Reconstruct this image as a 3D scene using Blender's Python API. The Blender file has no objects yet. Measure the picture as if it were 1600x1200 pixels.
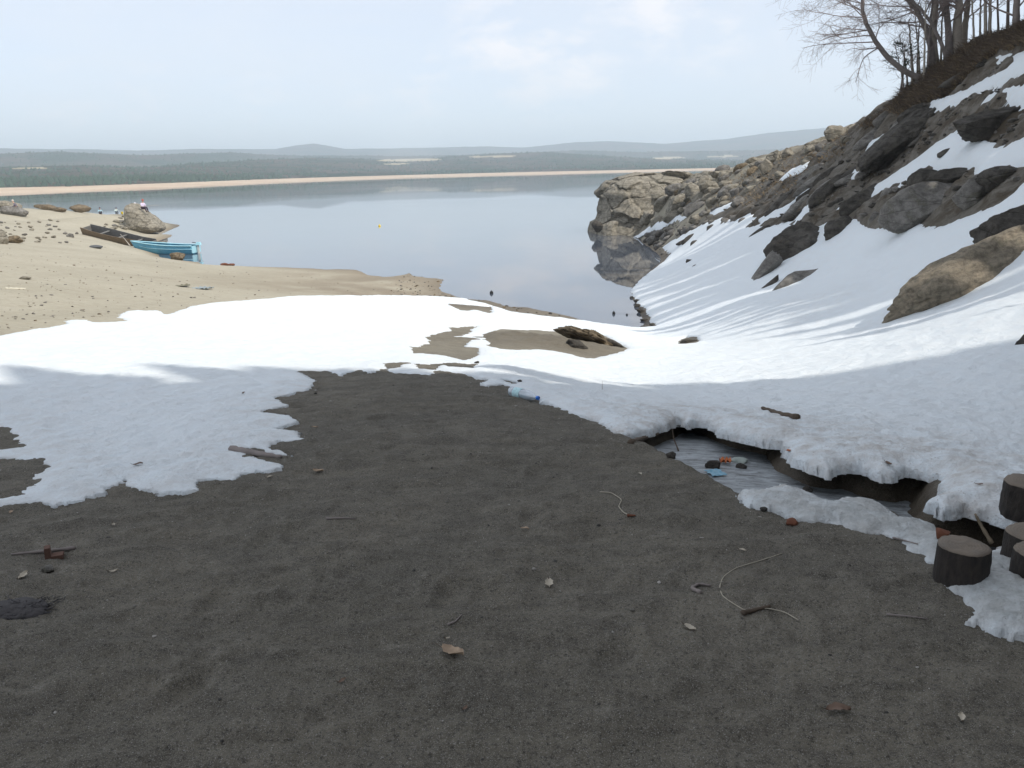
import bpy, bmesh, math, random
import numpy as np
from mathutils import Vector, Matrix
random.seed(7); rng = np.random.RandomState(7)
S = bpy.context.scene; COL = S.collection
R = math.radians

# ============================================================ camera, sky, sun, exposure
FPX = 1280.0; EYE = 5.5; PITCH = R(14.6); ROLL = R(1.4)
fwd = np.array([0, math.cos(PITCH), -math.sin(PITCH)])
r0 = np.array([1.0, 0, 0]); u0 = np.array([0, math.sin(PITCH), math.cos(PITCH)])
right = math.cos(ROLL)*r0 - math.sin(ROLL)*u0
up = math.cos(ROLL)*u0 + math.sin(ROLL)*r0
cd = bpy.data.cameras.new('camera'); cam = bpy.data.objects.new('camera', cd); COL.objects.link(cam)
M = Matrix(((right[0], up[0], -fwd[0], 0), (right[1], up[1], -fwd[1], 0), (right[2], up[2], -fwd[2], EYE), (0, 0, 0, 1)))
cam.matrix_world = M
cd.sensor_width = 36; cd.lens = 36*FPX/1600; cd.clip_start = 0.05; cd.clip_end = 30000
S.camera = cam
SUN_EL = R(47); SUN_AZ = R(-35)      # azimuth from +X towards +Y
sdir = Vector((math.cos(SUN_EL)*math.cos(SUN_AZ), math.cos(SUN_EL)*math.sin(SUN_AZ), math.sin(SUN_EL)))
W = bpy.data.worlds.new('World'); S.world = W; W.use_nodes = True
sl = bpy.data.lights.new('sun', 'SUN'); sl.energy = 2.9; sl.angle = R(0.53); sl.color = (1.0, 0.95, 0.87)
so = bpy.data.objects.new('sun', sl); COL.objects.link(so); so.location = (60, -40, 80)
so.rotation_euler = sdir.to_track_quat('Z', 'Y').to_euler()
S.view_settings.view_transform = 'Standard'; S.view_settings.look = 'None'
S.view_settings.exposure = 0.42; S.view_settings.gamma = 1.0; S.view_settings.use_curve_mapping = False
S.cycles.use_denoising = True
S.cycles.max_bounces = 6; S.cycles.volume_bounces = 2; S.cycles.diffuse_bounces = 3; S.cycles.transparent_max_bounces = 12

def ray(px, py):
    px = np.asarray(px, float); py = np.asarray(py, float)
    d = fwd*FPX + (px[..., None]-800)*right - (py[..., None]-600)*up
    return d/np.linalg.norm(d, axis=-1, keepdims=True)
def at(px, py, Y):
    d = ray(px, py); t = Y/d[..., 1]
    return np.array([0, 0, EYE]) + d*np.asarray(t)[..., None]

class NT:
    def __init__(s, nt): s.nt = nt; s.n = nt.nodes; s.l = nt.links
    def __call__(s, typ, ins=None, **kw):
        n = s.n.new(typ)
        for k, v in kw.items(): setattr(n, k, v)
        for k, v in (ins or {}).items():
            if isinstance(v, bpy.types.NodeSocket): s.l.new(v, n.inputs[k])
            else: n.inputs[k].default_value = v
        return n
    def math(s, op, a, b=0.5, clamp=False):
        n = s.n.new('ShaderNodeMath'); n.operation = op; n.use_clamp = clamp
        for i, v in enumerate((a, b)):
            if isinstance(v, bpy.types.NodeSocket): s.l.new(v, n.inputs[i])
            else: n.inputs[i].default_value = v
        return n.outputs[0]
    def mix(s, f, a, b, blend='MIX'):
        n = s.n.new('ShaderNodeMix'); n.data_type = 'RGBA'; n.blend_type = blend
        for i, v in ((0, f), (6, a), (7, b)):
            if isinstance(v, bpy.types.NodeSocket): s.l.new(v, n.inputs[i])
            else: n.inputs[i].default_value = v if i == 0 else (tuple(v)+(1,))[:4]
        return n.outputs[2]
    def ramp(s, f, stops):
        n = s.n.new('ShaderNodeValToRGB'); s.l.new(f, n.inputs[0])
        e = n.color_ramp.elements
        while len(e) < len(stops): e.new(0.5)
        for i, (p, c) in enumerate(stops):
            e[i].position = p; e[i].color = (c, c, c, 1) if not hasattr(c, '__len__') else tuple(c)+(1,)
        return n.outputs[0]
    def noise(s, vec, scale, detail=4, rough=0.55, dist=0.0, out=0):
        n = s('ShaderNodeTexNoise', {'Scale': scale, 'Detail': detail, 'Roughness': rough, 'Distortion': dist})
        if vec is not None: s.l.new(vec, n.inputs['Vector'])
        return n.outputs[out]

# ---- world
w = NT(W.node_tree); w.n.clear()
sky = w('ShaderNodeTexSky', sky_type='NISHITA', sun_disc=False, sun_elevation=SUN_EL, sun_rotation=math.atan2(sdir.x, sdir.y),
        altitude=1200, air_density=0.9, dust_density=2.0, ozone_density=1.3)
tc = w('ShaderNodeTexCoord').outputs['Generated']
SKYS = 0.15
# thin high cloud veil and a few soft cumulus banks (directions on the sky)
veilm = w('ShaderNodeMapping', {'Vector': tc, 'Scale': (1, 1, 3.2)}).outputs[0]
veil = w.ramp(w.noise(veilm, 2.2, 6, 0.6, 0.4), [(0.35, 0.0), (0.75, 0.55)])
puffm = w('ShaderNodeMapping', {'Vector': tc, 'Scale': (1, 1, 2.1)}).outputs[0]
puffn = w.noise(puffm, 13, 7, 0.6, 0.25)
tot = None
for (px, py, rad, st) in [(785, 65, 0.075, .8), (900, 95, 0.075, .7), (845, 85, .09, .65), (1020, 10, 0.085, .65), (665, 135, 0.05, .45), (1130, 50, 0.07, .4), (225, 150, 0.06, .3), (110, 160, 0.05, .3), (395, 160, 0.06, .2), (560, 155, .05, .15), (-300, 60, .1, .5), (2000, -50, .12, .5), (600, -500, .18, .6), (1300, -700, .2, .6)]:
    d = ray(px, py)
    dot = w('ShaderNodeVectorMath', {0: tc, 1: tuple(d)}, operation='DISTANCE').outputs['Value']
    m = w.ramp(w.math('DIVIDE', dot, rad), [(0.0, st), (1.0, 0.0)])
    tot = m if tot is None else w.math('MAXIMUM', tot, m)
pf = w.math('MULTIPLY', w.math('ADD', w.math('MULTIPLY', tot, 1.1), w.math('MULTIPLY', w.math('SUBTRACT', puffn, 0.53), 5.0), clamp=True), w.math('POWER', tot, 0.6), clamp=True)
skyc = w.mix(1.0, sky.outputs[0], (1.02, 1.0, 1.0), 'MULTIPLY')
c1 = w.mix(w.math('ADD', w.math('MULTIPLY', veil, 0.5), 0.62), skyc, (4.62, 4.78, 5.05))
c2 = w.mix(w.math('MULTIPLY', pf, 0.8, True), c1, (6.0, 5.65, 5.5))
bg = w('ShaderNodeBackground', {'Color': c2, 'Strength': SKYS})
w('ShaderNodeOutputWorld', {'Surface': bg.outputs[0]})

# ============================================================ helpers
def prop(o, label=None, cat=None, group=None, kind=None):
    if label: o['label'] = label
    if cat: o['category'] = cat
    if group: o['group'] = group
    if kind: o['kind'] = kind
    return o
def mesh_obj(name, V, F, mat=None, parent=None, smooth=True, mats=None, midx=None):
    me = bpy.data.meshes.new(name)
    V = np.asarray(V, np.float32)
    if isinstance(F, np.ndarray):
        n, k = F.shape
        me.vertices.add(len(V)); me.vertices.foreach_set('co', V.ravel())
        me.loops.add(n*k); me.loops.foreach_set('vertex_index', F.astype(np.int32).ravel())
        me.polygons.add(n); me.polygons.foreach_set('loop_start', np.arange(0, n*k, k, dtype=np.int32))
        me.polygons.foreach_set('loop_total', np.full(n, k, np.int32))
        me.update(calc_edges=True)
    else:
        me.from_pydata([tuple(map(float, v)) for v in V], [], F)
    for m in (mats or ([mat] if mat else [])): me.materials.append(m)
    if midx is not None: me.polygons.foreach_set('material_index', np.asarray(midx, np.int32))
    me.polygons.foreach_set('use_smooth', np.full(len(me.polygons), smooth))
    me.validate(); me.update()
    o = bpy.data.objects.new(name, me); COL.objects.link(o)
    if parent: o.parent = parent
    return o
def attr(o, name, rgb):
    a = o.data.color_attributes.new(name, 'FLOAT_COLOR', 'POINT')
    c = np.ones((len(o.data.vertices), 4), np.float32); c[:, :rgb.shape[1]] = rgb
    a.data.foreach_set('color', c.ravel())
def empty(name, loc, rz=0, **k):
    o = bpy.data.objects.new(name, None); COL.objects.link(o); o.location = tuple(loc); o.rotation_euler = (0, 0, rz)
    o.empty_display_size = .2
    return prop(o, **k)

def _h(ix, iy, iz, seed):
    n = (ix*374761393 + iy*668265263 + iz*2147483647 + seed*974711) & 0xffffffff
    n = ((n ^ (n >> 13))*1274126177) & 0xffffffff
    n = ((n ^ (n >> 15))*2246822519) & 0xffffffff
    return ((n ^ (n >> 16)) & 0xffffff)/float(0xffffff)
def vn2(x, y, seed=0):
    x = np.asarray(x, float); y = np.asarray(y, float)
    ix = np.floor(x).astype(np.int64); iy = np.floor(y).astype(np.int64); fx = x-ix; fy = y-iy
    fx = fx*fx*(3-2*fx); fy = fy*fy*(3-2*fy); z = 0
    a = _h(ix, iy, z, seed); b = _h(ix+1, iy, z, seed); c = _h(ix, iy+1, z, seed); d = _h(ix+1, iy+1, z, seed)
    return (a*(1-fx)+b*fx)*(1-fy)+(c*(1-fx)+d*fx)*fy
def vn3(P, seed=0):
    I = np.floor(P).astype(np.int64); f = P-I; f = f*f*(3-2*f); r = 0
    for dx in (0, 1):
        for dy in (0, 1):
            for dz in (0, 1):
                wgt = (f[:, 0] if dx else 1-f[:, 0])*(f[:, 1] if dy else 1-f[:, 1])*(f[:, 2] if dz else 1-f[:, 2])
                r = r+wgt*_h(I[:, 0]+dx, I[:, 1]+dy, I[:, 2]+dz, seed)
    return r
def fb2(x, y, oct=4, seed=0, g=0.5):
    r = 0; a = 1; t = 0
    for k in range(oct):
        c, s = math.cos(k*1.1), math.sin(k*1.1)
        r = r+a*(vn2((x*c-y*s)*2**k+k*17.3, (x*s+y*c)*2**k-k*9.7, seed+k)-.5); t += a; a *= g
    return r/t*2
def fb3(P, oct=4, seed=0, g=0.5):
    r = 0; a = 1; t = 0
    for k in range(oct): r = r+a*(vn3(P*2**k+k*7.3, seed+k)-.5); t += a; a *= g
    return r/t*2
def sst(a, b, x): t = np.clip((x-a)/(b-a), 0, 1); return t*t*(3-2*t)

# ============================================================ base terrain (lake level is z = 0)
CP = []   # control points in the world
def c_(px, py, Y): CP.append(tuple(at(px, py, Y)))
def cw(x, y, z): CP.append((x, y, z))
def shore(px, py, z=0.0):
    d = ray(px, py); t = (z-EYE)/d[2]; CP.append((d[0]*t, d[1]*t, z))
for p in [(672, 440, .03), (640, 438, .09), (600, 436, .14), (520, 434, .28), (678, 452, .03), (640, 455, .22), (740, 471, .05), (800, 483, .06), (272, 352, -.35), (262, 343, -.5), (300, 372, -.4), (245, 366, -.05), (280, 362, -.4)]: shore(*p)
for p in [(0, 1.2, 3.93), (-1.5, 2, 3.9), (0, 2.2, 3.88), (1.5, 2.2, 3.88), (0, -2, 4.0), (-6, 0, 4.0), (6, 0, 4.0), (0, 4.5, 3.74), (-2.5, 4.5, 3.72), (2.2, 3.6, 3.74), (3.6, 3.6, 3.62),
          (-1.5, 7.5, 3.47), (-12, 4, 3.9), (0, -12, 5.2), (-25, -10, 5.0), (12, -3, 5.2), (20, -3, 8.2), (12, 6, 4.6), (18, 8, 8.2), (25, 8, 10.0), (32, -10, 11), (20, -25, 9.5), (40, 25, 13), (-30, 10, 4.2), (-60, 0, 5), (-90, 40, 4),
          (60, 0, 16), (60, 60, 10), (-90, -90, 12), (0, -90, 14), (90, -90, 20), (120, 30, 16), (-150, 60, 5), (-220, 0, 8), (-110, 110, 3.0)]: cw(*p)
for p in [(136, 367, 70), (225, 386, 65), (170, 378, 66), (60, 328, 113), (120, 331, 104), (200, 334, 92), (0, 700, 6.0), (0, 570, 10), (0, 520, 14), (0, 450, 21), (0, 400, 33), (0, 362, 58), (0, 335, 95), (20, 325, 115), (100, 470, 20), (200, 440, 27), (150, 400, 42), (80, 350, 80), (180, 333, 94),
          (400, 450, 31), (300, 430, 36), (250, 405, 48), (300, 480, 21), (500, 470, 24.5), (700, 490, 24), (600, 540, 14), (800, 590, 8.8), (850, 530, 17.5), (950, 522, 23), (1000, 545, 18.5), (1075, 533, 21.5),
          (950, 600, 10.8), (1200, 560, 14), (1200, 480, 22), (1300, 430, 24), (1400, 382, 22.5), (1400, 525, 13.5), (1500, 475, 14.5), (1600, 420, 14.5), (1600, 300, 18), (1600, 200, 22), (1600, 100, 26),
          (1600, 480, 11), (1600, 600, 7.6), (1600, 740, 4.9), (1300, 660, 6.6), (1100, 640, 7.8), (1450, 600, 8.4),
          (1600, 45, 30), (1500, 95, 32), (1440, 122, 34), (1400, 150, 38), (1340, 197, 46), (1240, 237, 60), (1170, 257, 67),
          (1100, 400, 38), (1100, 350, 50), (1200, 350, 37), (1300, 350, 29), (1400, 300, 27), (1500, 300, 22), (1500, 200, 27), (1300, 250, 38), (1200, 285, 47), (1100, 305, 58), (1100, 275, 68), (1050, 290, 67)]: c_(*p)
# crest plateau and back of the headland
for x, y, z in [(24, 32, 11.3), (26, 40, 10.6), (27, 50, 9.0), (27, 64, 6.5), (30, 80, 3.5), (40, 90, 4), (18, 84, -.8), (10, 86, -2), (30, 100, -1.5), (60, 120, -2)]: cw(x, y, z)
for p in [(258, 361), (225, 368), (215, 388), (250, 402), (330, 408), (400, 416), (470, 419), (560, 421), (640, 425), (690, 431), (694, 443), (690, 457), (760, 468), (820, 479), (870, 490), (905, 500), (960, 507), (1010, 513),
          (1003, 492), (990, 472), (985, 457), (1008, 430), (1036, 405), (1018, 388), (997, 371)]: shore(*p)
for x, y, z in [(9.3, 71, 0), (8.6, 76, -.6), (3, 60, -1.6), (1, 40, -.8), (-6, 52, -.8), (0, 80, -3), (-25, 70, -1.4), (-15, 100, -3), (-50, 102, -1.2), (-30, 130, -3), (-95, 160, -2), (0, 160, -4), (60, 170, -4), (-130, 240, -3), (0, 290, -4), (150, 230, -4), (4.5, 35, -.35), (3.3, 50, -1.2), (6.8, 52, -.5), (5.5, 62, -1.0), (-34.5, 84, .3), (-20, 56, -.5), (-66, 128, .2)]: cw(x, y, z)
CP = np.array(CP)
wx = lambda x: np.arcsinh(np.asarray(x, float)/6.0)
def _rb(d2): return np.where(d2 > 1e-12, d2*np.log(d2+1e-12), 0)*.5
cpx, cpy, cpz = wx(CP[:, 0]), wx(CP[:, 1]), CP[:, 2]
n = len(CP); K = _rb((cpx[:, None]-cpx)**2+(cpy[:, None]-cpy)**2)+np.eye(n)*0.004
Pm = np.stack([np.ones(n), cpx, cpy], 1)
sol = np.linalg.solve(np.block([[K, Pm], [Pm.T, np.zeros((3, 3))]]), np.concatenate([cpz, np.zeros(3)]))
def base_rbf(x, y):
    x = np.asarray(x, float); y = np.asarray(y, float); sh = x.shape; X = wx(x).ravel(); Y = wx(y).ravel()
    out = np.empty(len(X))
    for i in range(0, len(X), 40000):
        a, b = X[i:i+40000], Y[i:i+40000]
        out[i:i+40000] = _rb((a[:, None]-cpx)**2+(b[:, None]-cpy)**2)@sol[:n]+sol[n]+sol[n+1]*a+sol[n+2]*b
    return out.reshape(sh)
# master polar lattice for lookups (azimuth from +Y, log radius)
AZ0, AZ1, NA = R(-56), R(56), 760
LR0, LR1, NR = math.log(1.3), math.log(150), 1060
az = np.linspace(AZ0, AZ1, NA); lr = np.linspace(LR0, LR1, NR)
ga, gr = np.meshgrid(az, np.exp(lr)); GX = gr*np.sin(ga); GY = gr*np.cos(ga)
# evaluate on a half lattice then lift (smooth field)
bs = base_rbf(GX[::4, ::4], GY[::4, ::4])
def bil(F, i, j):
    i = np.clip(i, 0, F.shape[0]-1.001); j = np.clip(j, 0, F.shape[1]-1.001)
    a = i.astype(int); b = j.astype(int); u = i-a; v = j-b
    return (F[a, b]*(1-u)+F[a+1, b]*u)*(1-v)+(F[a, b+1]*(1-u)+F[a+1, b+1]*u)*v
def samp(F, x, y, k=1.0):
    a = np.arctan2(x, y); l = np.log(np.maximum(np.hypot(x, y), 1e-3))
    return bil(F, (l-LR0)/(LR1-LR0)*(NR-1)/k, (a-AZ0)/(AZ1-AZ0)*(NA-1)/k)
BASE = samp(bs, GX, GY, 4.0)
def base(x, y): return samp(BASE, np.asarray(x, float), np.asarray(y, float))
TS = np.exp(np.linspace(math.log(1.4), math.log(170), 700))
def hit(px, py, lift=0.0):
    d = ray(px, py); X = d[..., 0, None]*TS; Y = d[..., 1, None]*TS; Z = EYE+d[..., 2, None]*TS
    g = Z-np.maximum(base(X, Y)+lift, 0.0)
    k = np.argmax(g < 0, -1); k = np.where(k == 0, len(TS)-1, k)
    g1 = np.take_along_axis(g, k[..., None], -1)[..., 0]; g0 = np.take_along_axis(g, k[..., None]-1, -1)[..., 0]
    f = np.clip(g0/(g0-g1+1e-9), 0, 1); t = TS[k-1]+(TS[k]-TS[k-1])*f
    return np.array([0, 0, EYE])+d*t[..., None]
def hit1(px, py, lift=0.0): return hit(np.array([px]), np.array([py]), lift)[0]
def px2w(poly, dens=10):
    P = []
    for i in range(len(poly)):
        a, b = np.array(poly[i], float), np.array(poly[(i+1) % len(poly)], float)
        m = max(1, int(np.hypot(*(b-a))/dens))
        for k in range(m): P.append(a+(b-a)*k/m)
    P = np.array(P); H = hit(P[:, 0], P[:, 1]); return H[:, :2]
def sdf(polys, X, Y):
    sh = X.shape; x = X.ravel().astype(np.float32); y = Y.ravel().astype(np.float32)
    best = np.full(len(x), 1e9, np.float32); ins = np.zeros(len(x), bool)
    for P in polys:
        Q = np.roll(P, -1, 0)
        for (ax, ay), (bx, by) in zip(P.astype(np.float32), Q.astype(np.float32)):
            ex, ey = bx-ax, by-ay; L = ex*ex+ey*ey+1e-12
            t = np.clip(((x-ax)*ex+(y-ay)*ey)/L, 0, 1)
            dx = x-ax-t*ex; dy = y-ay-t*ey; np.minimum(best, dx*dx+dy*dy, out=best)
            c = (ay > y) != (by > y)
            if c.any(): ins ^= c & (x < ex*(y-ay)/(by-ay+1e-12)+ax)
    return (np.sqrt(best)*np.where(ins, 1, -1)).reshape(sh)

MAIN = [(-420, 560), (-200, 548), (-60, 535), (0, 526), (25, 521), (50, 516), (82, 511), (107, 507), (96, 502), (112, 501), (140, 500), (152, 506), (200, 502), (182, 496), (195, 487), (250, 485), (260, 492), (285, 484), (295, 479), (337, 473), (400, 469), (460, 463), (530, 462), (600, 461), (662, 462), (725, 466), (762, 475), (800, 487), (850, 495), (897, 501), (944, 506), (1000, 513), (1028, 509),
        (1012, 502), (1016, 496), (1006, 490), (1008, 482), (998, 477), (988, 464), (985, 458), (992, 445), (1007, 432), (1037, 409), (1047, 397), (1034, 387), (1050, 376), (1070, 367), (1095, 353), (1125, 342), (1147, 347), (1170, 335), (1185, 345), (1200, 357), (1232, 349), (1240, 354), (1262, 362), (1290, 352), (1320, 346), (1335, 342), (1355, 350), (1365, 356), (1395, 360), (1430, 351), (1465, 355), (1512, 340), (1562, 320), (1590, 300), (1605, 284), (1700, 250),
        (1760, 330), (1860, 700), (1800, 900), (1660, 845), (1600, 825), (1576, 819), (1543, 807), (1510, 801), (1474, 805), (1460, 797), (1446, 791), (1470, 775), (1464, 750), (1440, 744), (1417, 740), (1395, 748), (1372, 746), (1345, 735), (1316, 734), (1295, 742), (1275, 736), (1234, 722), (1226, 710), (1222, 697), (1190, 694), (1161, 687), (1125, 679), (1105, 664), (1092, 663), (1075, 666), (1060, 659), (1040, 668), (1023, 675), (1000, 679), (978, 684), (960, 678),
        (944, 669), (910, 653), (881, 642), (855, 630), (844, 631), (836, 620), (800, 606), (787, 600), (765, 604), (750, 600), (764, 594), (734, 587), (705, 584), (684, 580), (678, 589), (650, 588), (619, 584), (600, 578), (580, 583), (560, 580), (532, 586), (510, 580), (465, 580), (497, 596), (479, 612), (430, 622), (452, 634), (410, 645), (453, 650), (465, 661), (427, 671), (465, 674), (479, 690), (444, 690), (420, 699), (456, 713), (430, 712), (395, 703), (364, 701), (385, 709), (448, 729), (430, 736), (378, 743), (367, 752), (308, 750), (304, 769),
        (241, 769), (203, 762), (196, 752), (175, 764), (119, 788), (77, 790), (60, 786), (20, 793), (-30, 798), (-25, 786), (24, 778), (28, 768), (52, 760), (49, 750), (73, 732), (66, 722), (38, 722), (0, 716), (-20, 709), (38, 699), (14, 687), (14, 673), (-20, 668), (-150, 660), (-300, 640), (-420, 600)]
STRIP = [(1153, 773), (1185, 775), (1218, 765), (1238, 770), (1259, 777), (1295, 791), (1318, 786), (1340, 787), (1365, 790), (1389, 799), (1409, 819), (1440, 824), (1470, 832), (1492, 850), (1530, 868), (1555, 862), (1576, 850), (1640, 842), (1760, 860), (1760, 1010), (1680, 1022), (1600, 1002), (1559, 994), (1511, 978), (1517, 957), (1488, 937), (1462, 917), (1445, 890), (1433, 876), (1401, 854), (1380, 846), (1348, 844), (1320, 834), (1295, 827), (1270, 826), (1246, 819), (1202, 803), (1169, 795)]
HOLES = [[(644, 544), (672, 537), (669, 527), (706, 520), (703, 512), (747, 509), (734, 516), (737, 519), (700, 528), (734, 531), (725, 541), (747, 545), (747, 555), (725, 564), (706, 558), (647, 553)],
         [(766, 519), (787, 514), (866, 517), (906, 519), (944, 525), (966, 537), (980, 545), (956, 555), (919, 564), (881, 553), (844, 547), (787, 548), (766, 541), (775, 534)],
         [(697, 569), (741, 570), (742, 578), (703, 575)], [(650, 570), (687, 570), (681, 579), (659, 579)], [(603, 570), (630, 569), (625, 577), (605, 577)],
         [(700, 475), (735, 477), (769, 479), (766, 490), (740, 484), (725, 487)], [(1059, 533), (1072, 526), (1090, 527), (1093, 535), (1078, 540), (1060, 541)],
         [(780, 592), (795, 594), (812, 600), (800, 601)]]
PATCH = [[(1310, 327), (1335, 310), (1355, 300), (1407, 267), (1445, 240), (1460, 227), (1485, 212), (1505, 212), (1504, 222), (1540, 225), (1555, 236), (1570, 232), (1605, 215), (1690, 190), (1690, 262), (1600, 265), (1557, 262), (1532, 272), (1522, 265), (1492, 259), (1465, 265), (1445, 262), (1425, 285), (1410, 297), (1401, 295), (1407, 287), (1390, 292), (1335, 320), (1317, 326)],
         [(1690, 55), (1605, 80), (1580, 87), (1552, 90), (1557, 95), (1587, 96), (1572, 110), (1532, 130), (1505, 145), (1472, 157), (1455, 160), (1470, 163), (1460, 175), (1475, 172), (1505, 157), (1530, 148), (1562, 129), (1605, 113), (1690, 90)],
         [(1542, 155), (1550, 150), (1575, 140), (1605, 134), (1690, 120), (1690, 160), (1600, 161), (1580, 157), (1585, 150), (1560, 147)],
         [(1345, 233), (1360, 222), (1375, 215), (1398, 209), (1375, 223), (1360, 238), (1354, 236)], [(1218, 281), (1237, 265), (1262, 255), (1257, 265), (1227, 282)],
         [(1323, 283), (1336, 266), (1340, 270), (1353, 271), (1335, 283)], [(1165, 355), (1200, 336), (1236, 318), (1231, 328), (1200, 347), (1180, 354)],
         [(1278, 313), (1257, 325), (1240, 350), (1230, 362), (1248, 349), (1265, 336), (1276, 322)], [(1240, 308), (1260, 296), (1256, 304), (1245, 311)],
         [(1110, 330), (1152, 314), (1134, 327), (1115, 338)], [(990, 370), (1020, 352), (1055, 340), (1080, 338), (1050, 346), (1025, 358), (1000, 370)]]
CHAN = [(975, 684), (1010, 700), (1060, 722), (1105, 745), (1150, 766), (1175, 774), (1218, 767), (1259, 779), (1295, 792), (1340, 789), (1389, 801), (1409, 821), (1470, 834), (1530, 858), (1576, 858), (1640, 850), (1700, 850), (1700, 800), (1600, 798), (1540, 786), (1485, 783), (1478, 755), (1464, 732), (1417, 722), (1372, 728), (1316, 716), (1275, 718), (1240, 702), (1225, 680), (1161, 672), (1092, 648), (1060, 646), (1023, 660), (978, 674)]
DEEP = [(1455, 806), (1500, 800), (1600, 808), (1700, 815), (1700, 855), (1600, 850), (1560, 860), (1530, 858), (1480, 836)]
ROCKY = [(930, 300), (960, 268), (1170, 250), (1240, 228), (1340, 188), (1440, 118), (1600, 30), (1800, -60), (1800, 300), (1605, 300), (1560, 322), (1500, 345), (1430, 356), (1340, 350), (1290, 420), (1170, 478), (1168, 430), (1215, 365), (1150, 352), (1100, 358), (1040, 402), (1000, 375), (920, 372)]
snow_polys = [px2w(p) for p in [MAIN, STRIP]+HOLES+PATCH]
SD = sdf(snow_polys, GX, GY)
CH = sdf([px2w(CHAN)], GX, GY); DP = sdf([px2w(DEEP)], GX, GY)
RK = sdf([px2w(ROCKY)], GX, GY)
# ragged melt edge
SD = SD+.10*sst(0, .5, RK)*(GX > 11)
far_s = np.clip(np.hypot(GX, GY)/8, .6, 5)
SD = SD + far_s*(0.035*fb2(GX*4.5, GY*4.5, 4, 11, .65))+(0.050*fb2(GX*5, GY*17, 5, 14, .75))+.012*fb2(GX*45, GY*60, 2, 15)*(1-sst(8, 14, np.hypot(GX, GY)))
FP = [(random.Random(k).uniform(-1.1, 1.15), random.Random(k+99).uniform(2.2, 8.2), random.Random(k+7).uniform(-.5, .5)) for k in range(34)]
FP = [(a_*(.25+.38*b_)*.9-.2, b_, c_2) for a_, b_, c_2 in FP]
def ground_detail(x, y, sd, rk, ch, dp, r):
    sn = sst(-.05, .25, sd)
    d = 0.045*fb2(x*.9, y*.9, 4, 3)*sst(1, 4, r)
    near = 1-sst(10, 30, r)
    lump = fb2(x*3.4, y*5.2, 3, 21)
    d = d+near*(0.022*lump+0.018*fb2(x*11, y*15, 4, 5, .6)-0.022*np.clip(fb2(x*2.1+9, y*4.0, 3, 8)-.28, 0, 1)*2)
    fine = (1-sst(5, 9, r))*0.0035*fb2(x*60, y*60, 2, 31)
    if np.size(x) > 60000 or np.size(x) < 30000:
        ft = 0*x
        for (fx_, fy_, fa_) in FP:
            m_ = (np.abs(x-fx_) < .3) & (np.abs(y-fy_) < .3)
            if not np.any(m_): continue
            ca, sa = math.cos(fa_), math.sin(fa_); u = (x-fx_)*ca+(y-fy_)*sa; v = -(x-fx_)*sa+(y-fy_)*ca; q_ = (u/.055)**2+(v/.13)**2
            ft = ft+np.where(m_, -.017*np.exp(-q_**1.6)+.006*np.exp(-(np.sqrt(q_)-1.45)**2*9), 0)
        d = d+ft
    rm = sst(-.5, .6, rk)
    # strata running down the fall line of the rocky bank
    q = x*.35+y*.0; st = fb2(x*.16+y*.05, y*.55-x*.1, 5, 51, .6)
    cell = np.abs(fb2(x*.5, y*.8, 4, 57, .55))
    rock = .42*st+.55*(cell)-.10+.16*fb2(x*2.2, y*2.6, 5, 59, .62)
    rock = rock*(1-.6*sst(42, 54, y))-.25*sst(56, 62, y)*rm
    d = d*(1-rm)+rm*rock*(1-.85*sn)-rm*sn*.05
    carve = .24*sst(.0, .22, ch)+.28*sst(-.02, .25, dp)
    mx = (x-MND[0])/1.7; my = (y-MND[1])/1.1; mb = np.exp(-mx*mx-my*my)
    d = d+mb*(.16+.10*np.abs(fb2(x*2.2, y*3.5, 4, 87, .6)))*1.1
    return d*(1-.9*sn*(1-rm)*(1-.6*mb))+fine-carve+.035*fb2(x*11, y*11, 3, 89)*sst(0, .1, ch)
MND = hit1(850, 537)
def ground_z(x, y):
    x = np.asarray(x, float); y = np.asarray(y, float)
    return base(x, y)+ground_detail(x, y, samp(SD, x, y), samp(RK, x, y), samp(CH, x, y), samp(DP, x, y), np.hypot(x, y))
def snow_h(x, y, sd):
    r = np.hypot(x, y)
    wdt = np.where(r < 14, .20, .20+(r-14)*.012)
    T = .038+sst(-.6, 1.6, x)*(.015+.035*sst(-1.6, -.2, samp(CH, x, y)))+.01*sst(8, 20, r)*(1-sst(24, 36, r)*.4)
    T = np.where((x > 2) & (samp(CH, x, y) > -1.1) & (y < 5.8) & (y < 5.3-.0*x) & (x < 4.6) & (samp(SDS, x, y) > -.02), .055, T)
    t = np.clip(sd/wdt, 0, 1); prof = np.sqrt(1-(1-t)**2+1e-6); kk = .45+.3*sst(.2, 1.5, x); prof = prof*kk+t*(1-kk)
    und = .035*fb2(x*1.2, y*1.2, 3, 71)+.014*fb2(x*5, y*5, 3, 73)*(1-sst(15, 40, r))+.006*fb2(x*22, y*22, 2, 75)*(1-sst(7, 14, r))
    und = und+.021*fb2(x*8, y*10, 4, 83, .6)*(1-sst(12, 22, r))+.008*fb2(x*55, y*45, 2, 79)*(1-sst(5, 10, r))+.03*fb2(x*2.6, y*3.6, 3, 81)*sst(9, 13, r)*(1-sst(30, 45, r))*.7
    slope = sst(3, 9, x)*sst(12, 20, r)
    und = und+slope*(.05+.055*fb2(x*.22+y*.12, y*.5, 4, 77))
    return T*prof+und*np.clip(sd/.3, 0, 1)
SDS = sdf([px2w(STRIP)], GX, GY)
def top_z(x, y):
    x = np.asarray(x, float); y = np.asarray(y, float); g = ground_z(x, y); sd = samp(SD, x, y)
    return np.where(sd > 0, np.maximum(g, base(x, y)+snow_h(x, y, sd)), g)

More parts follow.
